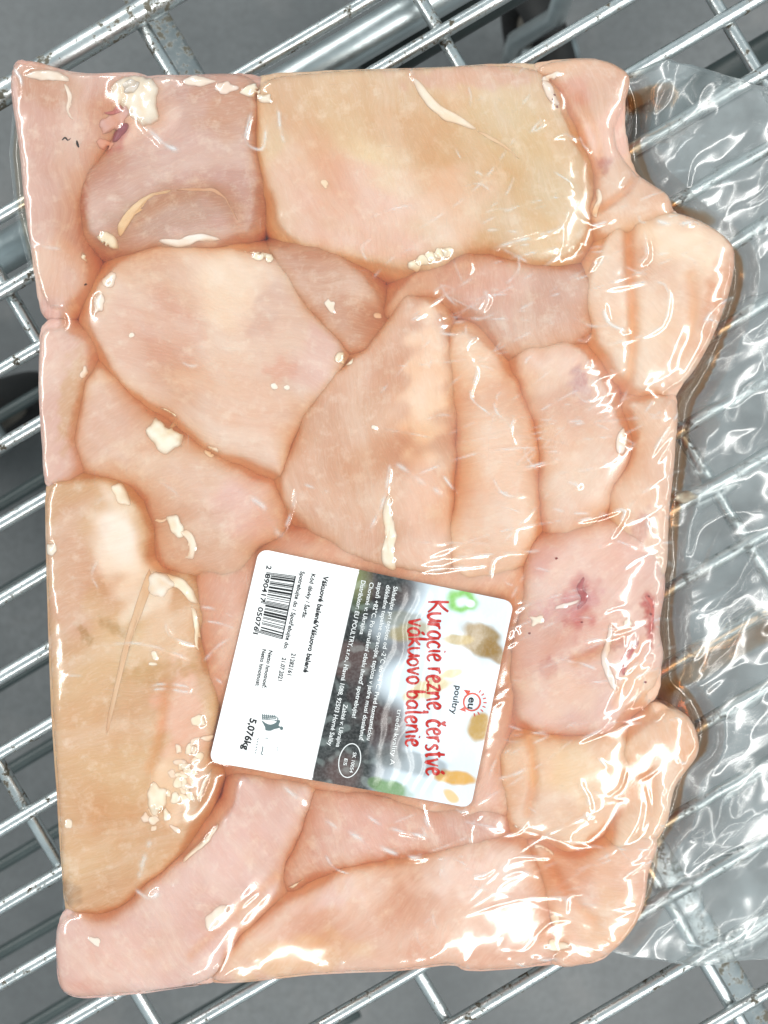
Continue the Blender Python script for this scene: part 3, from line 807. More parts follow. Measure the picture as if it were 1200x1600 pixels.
# gristle knob
fat('A2', [(180, 122), (215, 116), (244, 128), (248, 160), (250, 192), (228, 200), (205, 186), (190, 168), (172, 150)], (244, 232, 218), 0.0022, 12, name='gristle', jag=3)
fat('A2', dots(205, 135, 16, 11, seed=3), (225, 215, 208), 0.0016, 7, name='gristle')
fat('A2', dots(175, 190, 24, 15, ang=-0.6, irr=0.4, seed=4), (222, 176, 172), 0.0016, 7, name='gristle', jag=3.5)
fat('A2', dots(160, 222, 14, 10, irr=0.4, seed=5), (226, 170, 158), 0.0012, 6, name='gristle', jag=2.5)
fat('A2', dots(188, 206, 15, 8, ang=-0.6, irr=0.4, seed=6), (150, 78, 92), 0.001, 5, name='blood_clot', jag=2.5)
fat('A2', dots(177, 172, 12, 6, ang=-0.3, irr=0.4, seed=7), (196, 122, 132), 0.001, 5, name='blood_clot', jag=2)
fat('A1', dots(75, 115, 34, 9, ang=0.08, irr=0.3, seed=8), (226, 188, 168), 0.001, 6)
fat_strip('A1', [(100, 128), (108, 150), (104, 172), (116, 190)], [2, 4, 3, 2, 1], (228, 190, 170), 0.0006)
fat('A2', dots(312, 128, 24, 9, seed=9), PKF, 0.001, 6)
fat('A2', dots(352, 140, 18, 10, seed=10), (236, 190, 176), 0.001, 6)
fat('A2', dots(392, 142, 17, 11, ang=-0.5, seed=11), (248, 226, 196), 0.002, 8)
fat('A2', dots(412, 155, 13, 9, seed=12), (246, 222, 196), 0.0018, 7)
# yellow knob and its thread
fat('A1', dots(154, 386, 27, 24, ang=-0.5, irr=0.18, seed=13), YEL, 0.0024, 13)
fat('A1', dots(138, 395, 12, 15, seed=14), (250, 226, 180), 0.0018, 8)
fat_strip('A2', [(182, 366), (196, 344), (214, 322), (238, 304), (272, 297)], [5, 8, 6, 4, 2, 1.5], (238, 200, 158), 0.0012, name='membrane')
fat_strip('A2', [(272, 297), (310, 296), (345, 302), (372, 345)], [2, 2.2, 2.6, 1.2, 1], (222, 182, 160), 0.0005, name='membrane')
fat_strip('B1', [(245, 374), (280, 380), (312, 370), (345, 374)], [2, 6, 7, 5, 2], (246, 222, 216), 0.0012)
for k, (x, y) in enumerate([(385, 385), (397, 390), (410, 386), (416, 396), (404, 400), (421, 404)]):
    fat('B1', dots(x, y, 9, 7, seed=20 + k), (250, 222, 176), 0.0013, 5, jag=1)
# A3
fat_strip('A3', [(645, 118), (664, 150), (690, 175), (718, 188), (745, 204)], [3, 7, 7, 9, 6, 2], (244, 212, 180), 0.0010)
fat_strip('A3', [(745, 204), (775, 222), (795, 235), (812, 252)], [1.5, 3, 2.5, 1.5, 0.8], (232, 196, 160), 0.0005, name='membrane')
fat('A3', dots(508, 285, 5, 10, ang=-0.5, irr=0.5, seed=30), (244, 214, 184), 0.0007, 4)
fat_strip('A4', [(845, 126), (858, 122), (872, 116), (880, 118)], [3, 5, 5, 4, 2], (242, 206, 186), 0.0014)
fat_strip('A4', [(852, 126), (858, 145), (866, 160), (876, 164)], [5, 9, 8, 6, 3], (240, 196, 176), 0.0016)
fat_strip('A3', [(934, 292), (938, 308), (932, 325), (929, 340)], [2, 4, 4, 5, 3], (246, 216, 190), 0.0012)
for k, (x, y) in enumerate([(648, 414), (660, 407), (674, 402), (688, 396), (700, 394)]):
    fat('A3', dots(x, y, 10, 9, seed=40 + k), (252, 226, 176), 0.0017, 6, jag=0.8)
# left middle
fat('B1', dots(153, 470, 9, 17, ang=0.1, irr=0.3, seed=50), (238, 204, 188), 0.0014, 6)
fat('B1', dots(168, 436, 10, 14, ang=0.6, seed=51), (232, 192, 168), 0.001, 6)
for k, (x, y, r) in enumerate([(206, 524, 5), (430, 605, 6), (449, 607, 5), (584, 668, 5)]):
    fat('B1' if k < 3 else 'C1', dots(x, y, r, r * 0.8, seed=60 + k), (248, 222, 206), 0.0007, 3, jag=0.3, n=16)
fat('B3', dots(130, 582, 5, 12, ang=0.2, seed=64), (240, 206, 190), 0.001, 4)
fat_strip('B3', [(226, 637), (240, 640), (256, 644), (273, 652)], [3, 6, 6, 6, 4], CRM, 0.0016)
fat('B3', dots(257, 676, 25, 36, ang=-0.45, irr=0.2, seed=66), (252, 240, 214), 0.0024, 11)
fat('B3', dots(330, 705, 13, 9, ang=0.3, seed=67), (244, 208, 172), 0.001, 5)
fat('B3', dots(540, 558, 13, 12, irr=0.35, seed=68), CRM, 0.0016, 6)
fat('A7', dots(516, 476, 7, 11, ang=-0.4, irr=0.4, seed=69), (244, 208, 184), 0.001, 4)
fat('A7', dots(590, 492, 7, 5, seed=70), (222, 170, 160), 0.0008, 4)
fat('B3', dots(272, 820, 13, 20, ang=-0.5, irr=0.35, seed=71), WH, 0.0017, 7)
fat_strip('B3', [(284, 828), (296, 840), (301, 856), (296, 872), (288, 870)], [4, 7, 6, 6, 5, 3], (248, 214, 184), 0.0013)
fat_strip('B3', [(240, 812), (252, 814), (262, 810)], [1.5, 2.5, 2, 1.5], (240, 204, 178), 0.0008)
# left breast
fat('H1', dots(79, 860, 10, 11, irr=0.3, seed=80), (244, 222, 204), 0.001, 5)
fat('H1', dots(188, 770, 12, 20, ang=-0.6, irr=0.3, seed=81), (246, 214, 172), 0.0014, 6)
fat_strip('H1', [(237, 890), (225, 930), (212, 970), (200, 1010), (190, 1050), (180, 1090), (164, 1155)], [5, 8, 6, 5, 4, 4, 2], (228, 188, 152), 0.0006, name='membrane')
fat_strip('H1', [(240, 892), (262, 905), (285, 915), (300, 935), (304, 945)], [4, 8, 9, 8, 5], (250, 220, 176), 0.0013)
fat('H1', dots(250, 915, 22, 20, seed=83), (240, 216, 200), 0.0010, 8)
fat_strip('H1', [(300, 945), (306, 975), (308, 1005), (312, 1020)], [3, 4, 4, 5, 3], (250, 222, 176), 0.0012)
fat('H1', dots(243, 1022, 5, 8, seed=84), (244, 214, 180), 0.0007, 4, n=16)
fat('H1', dots(243, 1036, 7, 4, seed=85), (244, 214, 180), 0.0007, 4, n=16)
rg = np.random.default_rng(5)
for k in range(34):     # granular fat on the breast's inner side
    t = rg.uniform(0, 1)
    x = 318 - 75 * t + rg.normal(0, 13); y = 1130 + 165 * t + rg.normal(0, 10)
    fat('H1', dots(x, y, rg.uniform(4, 12), rg.uniform(4, 9), ang=rg.uniform(-1, 1), irr=0.35, seed=100 + k), [(250, 214, 168), (244, 196, 156), (238, 184, 150), (250, 224, 190)][k % 4], rg.uniform(0.0006, 0.0015), 5, jag=1.2, n=16)
fat('H1', dots(246, 1248, 16, 26, ang=0.2, irr=0.25, seed=86), (250, 220, 178), 0.0014, 8)
fat('H1', dots(104, 1289, 6, 9, seed=87), (240, 206, 172), 0.0006, 4, n=16)
fat_strip('H1', [(285, 1345), (300, 1330), (318, 1312), (335, 1290), (336, 1268)], [3, 5, 8, 6, 3], (244, 206, 166), 0.0014)
fat_strip('H1', [(312, 1260), (322, 1230), (335, 1205), (342, 1192)], [4, 8, 9, 6, 3], (246, 200, 160), 0.0012)
# bottom pieces
fat('G2', dots(338, 1432, 14, 22, ang=0.7, irr=0.3, seed=90), (240, 204, 186), 0.0008, 6)
fat('G2', dots(150, 1470, 10, 6, ang=0.4, irr=0.35, seed=91), (244, 214, 200), 0.0008, 4, n=20)
fat_strip('G1', [(438, 1400), (458, 1392), (480, 1380), (495, 1382)], [4, 6, 6, 5, 3], (246, 210, 178), 0.0014)
fat('E4', dots(868, 1440, 7, 15, ang=-0.1, seed=92), (250, 214, 184), 0.0012, 5)
fat('E4', dots(870, 1482, 17, 9, seed=93), (252, 224, 190), 0.0014, 6)
fat('G1', dots(803, 1298, 7, 8, seed=94), WH, 0.0012, 5, n=20)
fat_strip('E2', [(828, 1330), (842, 1322), (858, 1326), (866, 1340)], [2, 4, 4, 3, 2], (246, 206, 180), 0.001)
# centre and right
fat_strip('C1', [(610, 770), (604, 800), (612, 830), (606, 860), (610, 892)], [3, 7, 8, 9, 11, 8], (250, 226, 196), 0.0013)
fat('D1', dots(971, 690, 9, 22, ang=0.15, irr=0.1, seed=95), (246, 208, 192), 0.0014, 6, jag=0.5)
fat_strip('E1', [(955, 972), (950, 1000), (942, 1030), (952, 1055), (960, 1080)], [4, 5, 4, 5, 6, 3], (236, 196, 190), 0.0012)
fat('E1', dots(980, 972, 6, 8, seed=96), (246, 214, 196), 0.001, 4, n=20)
fat_strip('E1', [(865, 950), (885, 945), (905, 938)], [2, 4, 3, 2], (236, 196, 192), 0.001)
fat('E1', dots(840, 968, 12, 9, irr=0.4, seed=97), (250, 214, 184), 0.001, 5)
fat_strip('E1', [(1008, 930), (1020, 945), (1021, 972), (1014, 992)], [2, 4, 3, 3, 1.5], (200, 90, 78), 0.0004, name='blood_vessel')
fat_strip('E1', [(1000, 1002), (986, 1018), (976, 1036), (972, 1056)], [1.5, 3, 2.5, 3, 1.5], (196, 96, 90), 0.0004, name='blood_vessel')
fat_strip('E1', [(912, 900), (904, 918), (912, 936), (900, 952)], [2, 4, 6, 5, 2], (170, 48, 48), 0.0005, name='blood_vessel')
for k, (x, y) in enumerate([(908, 972), (1014, 932), (1022, 948), (1018, 960), (974, 1040), (975, 1052), (868, 872), (828, 990), (1008, 1066), (862, 158), (870, 168), (866, 150)]):
    fat('E1' if k < 9 else 'A4', dots(x, y, 2.4, 2.0, n=7, seed=200 + k), (130, 30, 24), 0.0003, 2, name='blood_speck', jag=0.2, n=10)
fat('A1', strip([(96, 218), (101, 214), (105, 218), (110, 215)], [0.8, 1.4, 1.2, 0.8]).tolist(), (0, 0, 0), 0.0004, 1.5, name='dark_speck', mat=M_SPECK, jag=0.2, n=24)
fat('A1', strip([(119, 218), (120, 224), (122, 229)], [0.9, 2.0, 1.8, 1.0]).tolist(), (0, 0, 0), 0.0004, 1.5, name='dark_speck', mat=M_SPECK, jag=0.2, n=20)
fat('A1', dots(131, 442, 3, 2, seed=222), (0, 0, 0), 0.0004, 2, name='dark_speck', mat=M_SPECK, jag=0.2, n=10)

# ------------------------------------------------------------------ film height
LAB = np.array([(405, 857), (803, 940), (735, 1262), (327, 1190)], float)     # label corners
closed = morph(morph(HMAX, 48, np.maximum), 48, np.minimum)
base_f = blur(np.minimum(0.9 * closed + 0.1 * HMAX, ENV), 14)
FILM0 = np.maximum(base_f + 0.0003, HMAX + 0.0005)
FILM0 = np.maximum(blur(FILM0, 17.0), HMAX + 0.0005)
FILM0 = np.maximum(blur(FILM0, 7.0), HMAX + 0.0004)
FILM0 = np.maximum(blur(FILM0, 3.0), HMAX + 0.0004)
d_lab = sdf(GX, GY, LAB)
flat_lab = blur(morph(FILM0, 14, np.maximum), 26) + 0.0005
wl = smooth01((d_lab + 24) / 30)
FILM0 = FILM0 * (1 - wl) + np.maximum(flat_lab, HMAX + 0.0003) * wl
# outside the meat the two sheets lie nearly together
right = smooth01((GX - 930) / 60)
outside = smooth01((-DP - 3) / (8 + 34 * right))
lay = 0.008 + 0.005 * smooth01((GX - 1000) / 150)
FILM0 = FILM0 * (1 - outside) + np.maximum(lay, HMAX + 0.0003) * outside

# creases: (points, height mm, half width px)
CR_L = [
 ([(222, 196), (245, 215), (262, 232), (290, 241)], 1.3, 9), ([(400, 160), (388, 200), (386, 226), (412, 233), (416, 180)], 0.9, 5), ([(436, 165), (438, 200), (447, 232)], 0.7, 5),
 ([(750, 337), (775, 328), (806, 332)], 1.0, 5), ([(752, 362), (780, 360), (816, 366)], 0.9, 5), ([(760, 392), (800, 380), (850, 368), (862, 360)], 1.1, 6), ([(730, 405), (736, 420), (728, 432)], 0.8, 5),
 ([(888, 463), (950, 452), (1020, 440), (1042, 450), (1044, 480), (1032, 512), (980, 532), (905, 546)], 1.2, 5), ([(940, 470), (950, 505), (985, 520)], 0.7, 6), ([(1000, 350), (1010, 400), (990, 412)], 0.9, 8),
 ([(670, 516), (700, 505), (760, 495), (790, 476)], 1.0, 5), ([(675, 518), (700, 522), (735, 524)], 0.8, 4), ([(755, 450), (762, 468), (750, 490)], 1.0, 7),
 ([(800, 490), (840, 470), (888, 455)], 0.8, 5), ([(770, 516), (738, 530), (726, 550), (746, 580), (735, 620), (768, 650), (782, 672)], 1.0, 4),
 ([(800, 735), (840, 726), (884, 714)], 1.0, 5), ([(800, 734), (822, 710), (846, 694)], 0.9, 4), ([(845, 790), (900, 802), (975, 799)], 1.0, 5), ([(880, 818), (930, 808), (976, 798), (945, 850)], 0.9, 5),
 ([(885, 752), (905, 760)], 1.2, 8), ([(600, 712), (650, 745), (700, 780)], 1.4, 10), ([(690, 740), (715, 775)], 1.0, 5), ([(570, 840), (600, 780), (612, 700)], 0.9, 6),
 ([(600, 846), (700, 848), (800, 850)], 0.7, 4), ([(640, 882), (740, 868), (850, 858), (838, 832)], 0.9, 4), ([(620, 896), (700, 888), (780, 880)], 0.7, 4), ([(806, 885), (850, 890), (880, 905)], 0.7, 4),
 ([(1010, 726), (1030, 690), (1058, 650), (1092, 600)], 1.2, 5), ([(1020, 730), (1050, 690), (1085, 655)], 1.0, 4), ([(1060, 612), (1120, 565), (1200, 500)], 1.6, 6), ([(1088, 522), (1120, 480), (1200, 432)], 1.4, 5), ([(1090, 526), (1108, 500), (1150, 470)], 1.0, 4),
 ([(155, 1009), (210, 1003), (262, 1015), (310, 1037)], 1.1, 4), ([(215, 1087), (250, 1075), (295, 1081), (292, 1072), (250, 1068), (218, 1080)], 1.0, 4), ([(260, 962), (264, 988), (285, 1002), (312, 1010)], 0.8, 4), ([(305, 948), (335, 952), (370, 968)], 0.8, 4), ([(312, 1040), (340, 1010), (372, 990)], 0.8, 4), ([(315, 970), (345, 975), (372, 985)], 0.6, 4), ([(320, 1050), (350, 1070)], 0.6, 4),
 ([(105, 1055), (135, 1053)], 0.6, 3), ([(240, 1300), (225, 1345), (215, 1380)], 1.3, 10), ([(275, 1375), (280, 1392)], 1.0, 5), ([(208, 1385), (235, 1400), (255, 1385)], 1.1, 7),
 ([(428, 1214), (450, 1235), (480, 1260)], 1.2, 8), ([(485, 1268), (545, 1300), (610, 1330), (650, 1340), (690, 1330)], 1.5, 9), ([(655, 1240), (668, 1290), (692, 1326)], 1.1, 5), ([(560, 1262), (600, 1290), (680, 1310)], 0.9, 6),
 ([(715, 1282), (760, 1290), (795, 1302)], 0.7, 4), ([(795, 1500), (830, 1518), (870, 1516)], 1.0, 4), ([(930, 1484), (960, 1500), (978, 1520)], 1.3, 5), ([(930, 1455), (975, 1480), (1015, 1512)], 1.2, 5), ([(832, 1500), (860, 1505), (890, 1500)], 1.1, 6),
 ([(890, 1160), (935, 1140), (960, 1120)], 1.2, 7), ([(800, 1045), (812, 1062), (795, 1063)], 1.0, 5), ([(640, 100), (650, 130)], 0.5, 4), ([(470, 755), (500, 765), (520, 770)], 0.5, 4), ([(435, 850), (455, 800), (465, 755)], 0.6, 4), ([(380, 770), (420, 800), (440, 850)], 1.0, 12),
 ([(240, 750), (265, 762), (292, 787)], 0.6, 3), ([(975, 100), (1000, 135), (985, 180)], 1.0, 6), ([(960, 225), (985, 228), (1025, 260)], 1.3, 5), ([(975, 240), (1010, 262), (1045, 290)], 1.2, 5), ([(1015, 340), (1050, 352), (1090, 345)], 1.0, 9), ([(905, 345), (930, 352), (965, 340)], 0.9, 5),
 ([(1040, 1330), (1030, 1280), (1050, 1250)], 1.1, 5), ([(780, 1130), (830, 1145), (880, 1148)], 0.8, 4), ([(775, 1150), (800, 1160), (825, 1158)], 0.6, 4), ([(1022, 1040), (1000, 1055), (985, 1060)], 0.8, 4),
 ([(930, 1180), (950, 1200)], 0.8, 4), ([(900, 1215), (915, 1240), (922, 1265)], 0.9, 5), ([(1015, 850), (1045, 848), (1088, 852)], 1.4, 5), ([(1010, 870), (1045, 862), (1088, 860)], 1.2, 4), ([(1040, 930), (1050, 900), (1085, 880)], 1.3, 5),
 ([(30, 380), (60, 385), (105, 390)], 0.7, 5), ([(15, 100), (30, 120), (35, 150)], 0.9, 6), ([(70, 485), (58, 500), (58, 530)], 0.9, 5),
]
WR = np.zeros_like(GX); WHITE = np.zeros_like(GX)
rw = np.random.default_rng(21)
def add_crease(pts, slope, hw):
    amp = slope * hw * S * 1000
    c = resample(spline(pts, 24, False), 22, False)
    t = np.linspace(0, 1, len(c)); taper = np.minimum(1, np.minimum(t, 1 - t) * 5 + 0.12)
    m = hw * 3 + 4
    i0, i1 = max(0, int((c[:, 0].min() - m - X0) / STEP)), min(len(gx), int((c[:, 0].max() + m - X0) / STEP) + 2)
    j0, j1 = max(0, int((c[:, 1].min() - m - Y0) / STEP)), min(len(gy), int((c[:, 1].max() + m - Y0) / STEP) + 2)
    if i1 <= i0 or j1 <= j0: return
    sx, sy = GX[j0:j1, i0:i1], GY[j0:j1, i0:i1]
    best = np.zeros_like(sx)
    for k in range(len(c) - 1):
        (ax, ay), (bx, by) = c[k], c[k + 1]
        dx, dy = bx - ax, by - ay; L = dx * dx + dy * dy + 1e-9
        u = np.clip(((sx - ax) * dx + (sy - ay) * dy) / L, 0, 1)
        d = np.hypot(sx - ax - u * dx, sy - ay - u * dy)
        best = np.maximum(best, (taper[k] * (1 - u) + taper[k + 1] * u) * np.maximum(0, 1 - np.sqrt((d / hw) ** 2 + 0.02) + 0.141))
    WHITE[j0:j1, i0:i1] = np.maximum(WHITE[j0:j1, i0:i1], min(1.0, slope * 2.4) * np.clip(best, 0, 1) ** 5)
    WR[j0:j1, i0:i1] = np.maximum(WR[j0:j1, i0:i1], amp * 0.001 * best)
for pts, amp, hw in CR_L: add_crease(pts, rw.uniform(0.24, 0.50), hw * 1.1)
n_small = 0
for _ in range(72):      # long fine pull lines across the looser right half
    x, y = rw.uniform(560, 960), rw.uniform(330, 1480)
    L = rw.uniform(90, 340); a = rw.normal(-0.28, 0.26); bend = rw.normal(0, 0.07) * L
    p = [(x, y), (x + L * 0.5 * math.cos(a) - bend * math.sin(a), y + L * 0.5 * math.sin(a) + bend * math.cos(a)), (x + L * math.cos(a), y + L * math.sin(a))]
    add_crease(p, rw.uniform(0.14, 0.36), rw.uniform(2.4, 4.2))
while n_small < 170:
    x, y = rw.uniform(60, 1100), rw.uniform(100, 1520)
    dens = 0.03 + 0.9 * smooth01((x - 560) / 260) + 0.5 * smooth01((y - 1150) / 200) * smooth01((x - 350) / 200)
    if rw.uniform() > dens: continue
    L = rw.uniform(10, 80); a = rw.normal(-0.25, 0.7) if rw.uniform() < 0.7 else rw.uniform(0, 3.14)
    bend = rw.normal(0, 0.2) * L
    p = [(x, y), (x + L * 0.5 * math.cos(a) - bend * math.sin(a), y + L * 0.5 * math.sin(a) + bend * math.cos(a)), (x + L * math.cos(a), y + L * math.sin(a))]
    add_crease(p, rw.uniform(0.16, 0.5), rw.uniform(2.6, 5.0))
    n_small += 1
WR *= (1 - smooth01((d_lab + 10) / 10)); WHITE *= (1 - smooth01((d_lab + 8) / 8)) * (0.55 + 0.45 * waves(GX, GY, 30, 10, 41)).clip(0, 1)
# broad, soft looseness of the film on the right half
loose = smooth01((GX - 480) / 350) * smooth01((DP + 10) / 30)
WR = blur(WR, 1.3); WHITE = np.maximum(WHITE, 0.10 * smooth01((GX - 520) / 300) * smooth01(DP / 30) * smooth01(0.5 + 0.5 * waves(GX, GY, 110, 10, 47)) * (1 - wl))
WR += loose * (0.00006 * (waves(GX, GY, 60, 12, 31) + 1.6)) * (1 - wl)
WR += smooth01((DP) / 30) * 0.00003 * (waves(GX, GY, 80, 12, 33) + 1.6) * (1 - wl)

# crumpled empty end of the bag
def tri(t): return 2 * np.abs(t - np.floor(t + 0.5))
def crumple(seed):
    r = np.random.default_rng(seed)
    wxp = GX + 10 * waves(GX, GY, 170, 8, seed + 1) + 3 * waves(GX, GY, 60, 8, seed + 3)
    wyp = GY + 10 * waves(GX, GY, 170, 8, seed + 2) + 3 * waves(GX, GY, 60, 8, seed + 4)
    out = np.zeros_like(GX)
    for lam, amp in ((230, 12.5), (150, 7.5), (90, 2.4)):
        for _ in range(2):
            a = r.normal(-0.6, 0.38) + math.pi / 2 if r.uniform() < 0.78 else r.uniform(0, math.pi)
            ph = r.uniform(0, 1); gate = 0.35 + 0.65 * smooth01(0.5 + 0.7 * waves(GX, GY, lam * 2.2, 6, int(r.integers(1e6))))
            out += amp * gate * (tri((np.cos(a) * wxp + np.sin(a) * wyp) / lam + ph) - 0.5)
    return out * 0.001
flap = smooth01((-DP - 4) / 40) * right
CRU1 = blur(crumple(71), 1.7) * 0.6; CRU2 = blur(crumple(95), 2.6) * 0.5
TOPF = FILM0 + WR + flap * (CRU1 + 0.006)
TOPF = np.maximum(TOPF, HMAX + 0.0004)

# bag outline, four borders
def border(pts, axis):
    p = np.asarray(pts, float); return (lambda t: np.interp(t, p[:, axis], p[:, 1 - axis]))
left_b = border([(-8, 78), (-18, 130), (-24, 200), (-14, 300), (8, 390), (46, 470), (50, 520), (50, 600), (56, 680), (60, 780), (64, 900), (70, 1100), (80, 1300), (82, 1400), (66, 1450), (64, 1530), (82, 1568)], 1)
right_b = border([(1350, 60), (1330, 500), (1345, 900), (1335, 1300), (1350, 1600)], 1)
top_b = border([(2, 78), (40, 88), (90, 97), (200, 106), (300, 107), (420, 102), (560, 96), (700, 92), (830, 86), (930, 78), (985, 78), (1030, 62), (1065, 48), (1110, 55), (1160, 74), (1210, 92), (1340, 120)], 0)
bot_b = border([(78, 1570), (115, 1572), (200, 1566), (300, 1551), (420, 1546), (560, 1536), (700, 1521), (735, 1530), (860, 1527), (940, 1527), (1010, 1540), (1100, 1551), (1200, 1548), (1340, 1540)], 0)
def bag_grid(nx, ny, rb=None, shrink=0):
    s = np.linspace(0, 1, nx)[None, :]; t = np.linspace(0, 1, ny)[:, None]
    x = np.broadcast_to(s * 1260 + 60, (ny, nx)); y = np.broadcast_to(t * 1440 + 100, (ny, nx))
    for _ in range(4):
        xl = left_b(y) - 5 + shrink; xr = (rb or right_b)(y) - shrink
        x = xl + (xr - xl) * s
        yt = top_b(x) - 6 + shrink; yb = bot_b(x) + 5 - shrink
        y = yt + (yb - yt) * t
    return x, y

# wires the bag rests on: the under sheet stays above z = 0
bag = empty('vacuum_bag', (0, 0, 0.0))
tag(bag, 'large clear vacuum bag with a printed label, packed with raw chicken', 'vacuum bag')
nx, ny = 610, 700
bx, by = bag_grid(nx, ny)
bz = sample(TOPF, bx, by)
edge = np.minimum(np.minimum(np.arange(nx)[None, :], (nx - 1 - np.arange(nx))[None, :]) * 2.2, np.minimum(np.arange(ny)[:, None], (ny - 1 - np.arange(ny))[:, None]) * 2.1)
we = smooth01(edge / 16.0)
bz = 0.0035 + (bz - 0.0035) * we
V = np.stack([wx(bx).ravel(), wy(by).ravel(), bz.ravel()], 1)
wet_haze_top = sample(flap, bx, by).ravel()
film_top = mesh_obj('top_film', V, grid_faces(ny, nx), M_FILM, bag, colors=np.stack([wet_haze_top, wet_haze_top, sample(WHITE, bx, by).ravel()], 1))
nx2, ny2 = 300, 330
ux, uy = bag_grid(nx2, ny2)
uz = 0.0018 + sample(flap, ux, uy) * np.maximum(0, sample(CRU2, ux, uy) + 0.004) + 0.0004 * (waves(ux, uy, 80, 8, 55) + 1.5)
uz = np.minimum(uz, np.maximum(sample(TOPF, ux, uy) - 0.0008, 0.0018))
ed2 = np.minimum(np.minimum(np.arange(nx2)[None, :], (nx2 - 1 - np.arange(nx2))[None, :]), np.minimum(np.arange(ny2)[:, None], (ny2 - 1 - np.arange(ny2))[:, None]))
uz = 0.003 + (uz - 0.003) * smooth01(ed2 / 5.0)
V = np.stack([wx(ux).ravel(), wy(uy).ravel(), uz.ravel()], 1)
haze_under = sample(flap, ux, uy).ravel()
mesh_obj('under_film', V, grid_faces(ny2, nx2)[:, ::-1], M_FILM, bag, colors=np.stack([0 * haze_under, haze_under * 0.5, 0 * haze_under], 1))

# ------------------------------------------------------------------ juice between film and meat
rows = np.linspace(60, 1600, 400)
xr_pack = np.array([PACK[np.abs(PACK[:, 1] - r) < 12, 0].max() if np.any(np.abs(PACK[:, 1] - r) < 12) else 980 for r in rows])
jr = lambda y: np.interp(y, rows, xr_pack) + 34
nj, mj = 300, 400
jx, jy = bag_grid(nj, mj, rb=jr, shrink=6)
jz = np.maximum(sample(FILM0, jx, jy) - 0.0002, 0.0045)
ej = np.minimum(np.minimum(np.arange(nj)[None, :], (nj - 1 - np.arange(nj))[None, :]), np.minimum(np.arange(mj)[:, None], (mj - 1 - np.arange(mj))[:, None]))
jz = np.where(ej == 0, 0.0042, np.maximum(jz * 1.0, 0.0042))
jz = np.where(sample(DP, jx, jy) < 5 - 38 * sample(right, jx, jy), np.minimum(jz, 0.0055), jz)
Vt = np.stack([wx(jx).ravel(), wy(jy).ravel(), jz.ravel()], 1)
Vb = Vt.copy(); Vb[:, 2] = 0.0036
Ft = grid_faces(mj, nj); Fb = Ft[:, ::-1] + nj * mj
i = np.arange(nj * mj).reshape(mj, nj)
loop = np.r_[i[0, :], i[1:, -1], i[-1, -2::-1], i[-2:0:-1, 0]]
l2 = np.roll(loop, -1)
Fs = np.stack([loop, l2, l2 + nj * mj, loop + nj * mj], 1)
juice = mesh_obj('meat_juice', np.vstack([Vt, Vb]), np.vstack([Ft, Fb, Fs]), M_JUICE, kind='stuff')
tag(juice, 'brownish orange meat juice filling the seams between the chicken pieces', 'juice')

def juice_streak(pts, w, label, h=0.0022):
    c = resample(spline(pts, 30, False), 30, False)
    z = sample(FILM0 + flap * (np.maximum(CRU1, -0.004) + 0.004), c[:, 0], c[:, 1])
    z = np.convolve(np.pad(z, 3, mode='edge'), np.ones(7) / 7, 'valid') * 0.6 + 0.002
    path = np.stack([wx(c[:, 0]), wy(c[:, 1]), z], 1)
    r = w * S * np.minimum(1, np.minimum(np.linspace(0.1, 3, 30), np.linspace(6, 0.3, 30)))
    V, F = tube_mesh(path, r, 12, True, 0.6)
    o = mesh_obj('juice_streak', V, F, M_JUICE); o['kind'] = 'stuff'
    return tag(o, label, 'juice')
juice_streak([(1046, 1108), (1090, 1080), (1140, 1048), (1210, 1008), (1300, 960)], 19, 'orange brown juice streak running out along a fold of the clear flap')
juice_streak([(984, 130), (1010, 122), (1050, 112), (1090, 104)], 22, 'thin orange juice film in the top corner of the clear flap')
juice_streak([(1010, 270), (1060, 292), (1110, 310), (1150, 318)], 16, 'brown juice pool in the clear flap above the rightmost chicken piece')
loose_fat = fat(None, dots(1103, 774, 19, 11, irr=0.2, seed=301), (252, 232, 178), 0.004, 9)
loose_fat.location.z += 0.004
tag(loose_fat, 'small loose cream fat lump inside the clear flap on the right', 'fat lump')

# ------------------------------------------------------------------ label on the bag
LABZ = blur(FILM0, 5) + 0.00035
LABZ = np.maximum(LABZ, TOPF + 0.0002)
LABZ = blur(LABZ, 3) + 0.00012 + 0.00022 * waves(GX, GY, 75, 10, 77) * smooth01((d_lab) / 40) * smooth01((GX - 520) / 60)
_rd = seg_dist(GX, GY, np.array([(612, 890), (622, 960), (596, 1050), (604, 1130), (574, 1230)], float), False)
LABZ = LABZ + 0.0008 * np.exp(-(_rd / 30) ** 2) * smooth01(d_lab / 30)
_m = np.exp(-(((GX - 632 + (GY - 1050) * 0.12) / 46) ** 2) - ((GY - 1060) / 130) ** 2) + 0.6 * np.exp(-(((GX - 668) / 30) ** 2) - ((GY - 1210) / 40) ** 2)
_ph = (GX * 0.97 + GY * 0.2 + 5 * waves(GX, GY, 80, 8, 501)) / 21.0
LABZ = LABZ + 0.00066 * np.clip(2.0 * _m, 0, 1) * blur(2 * np.abs(_ph - np.floor(_ph + 0.5)), 1.6) * smooth01(d_lab / 20)
LABZ = np.maximum(LABZ, TOPF + 0.00015)
def lab_px(a, b):      # a: along the reading direction, b: from the foot of the label to its head
    a = np.asarray(a, float)[..., None]; b = np.asarray(b, float)[..., None]
    return (LAB[0] * (1 - a) * (1 - b) + LAB[1] * (1 - a) * b + LAB[2] * a * b + LAB[3] * a * (1 - b))
def on_label(p, off):
    p = np.asarray(p, float)
    return np.stack([wx(p[:, 0]), wy(p[:, 1]), sample(LABZ, p[:, 0], p[:, 1]) + off], 1)
na, nb = 230, 270
ta = np.linspace(0, 1, na)
rc_a, rc_b = 0.045, 0.037
inset = np.zeros(na)
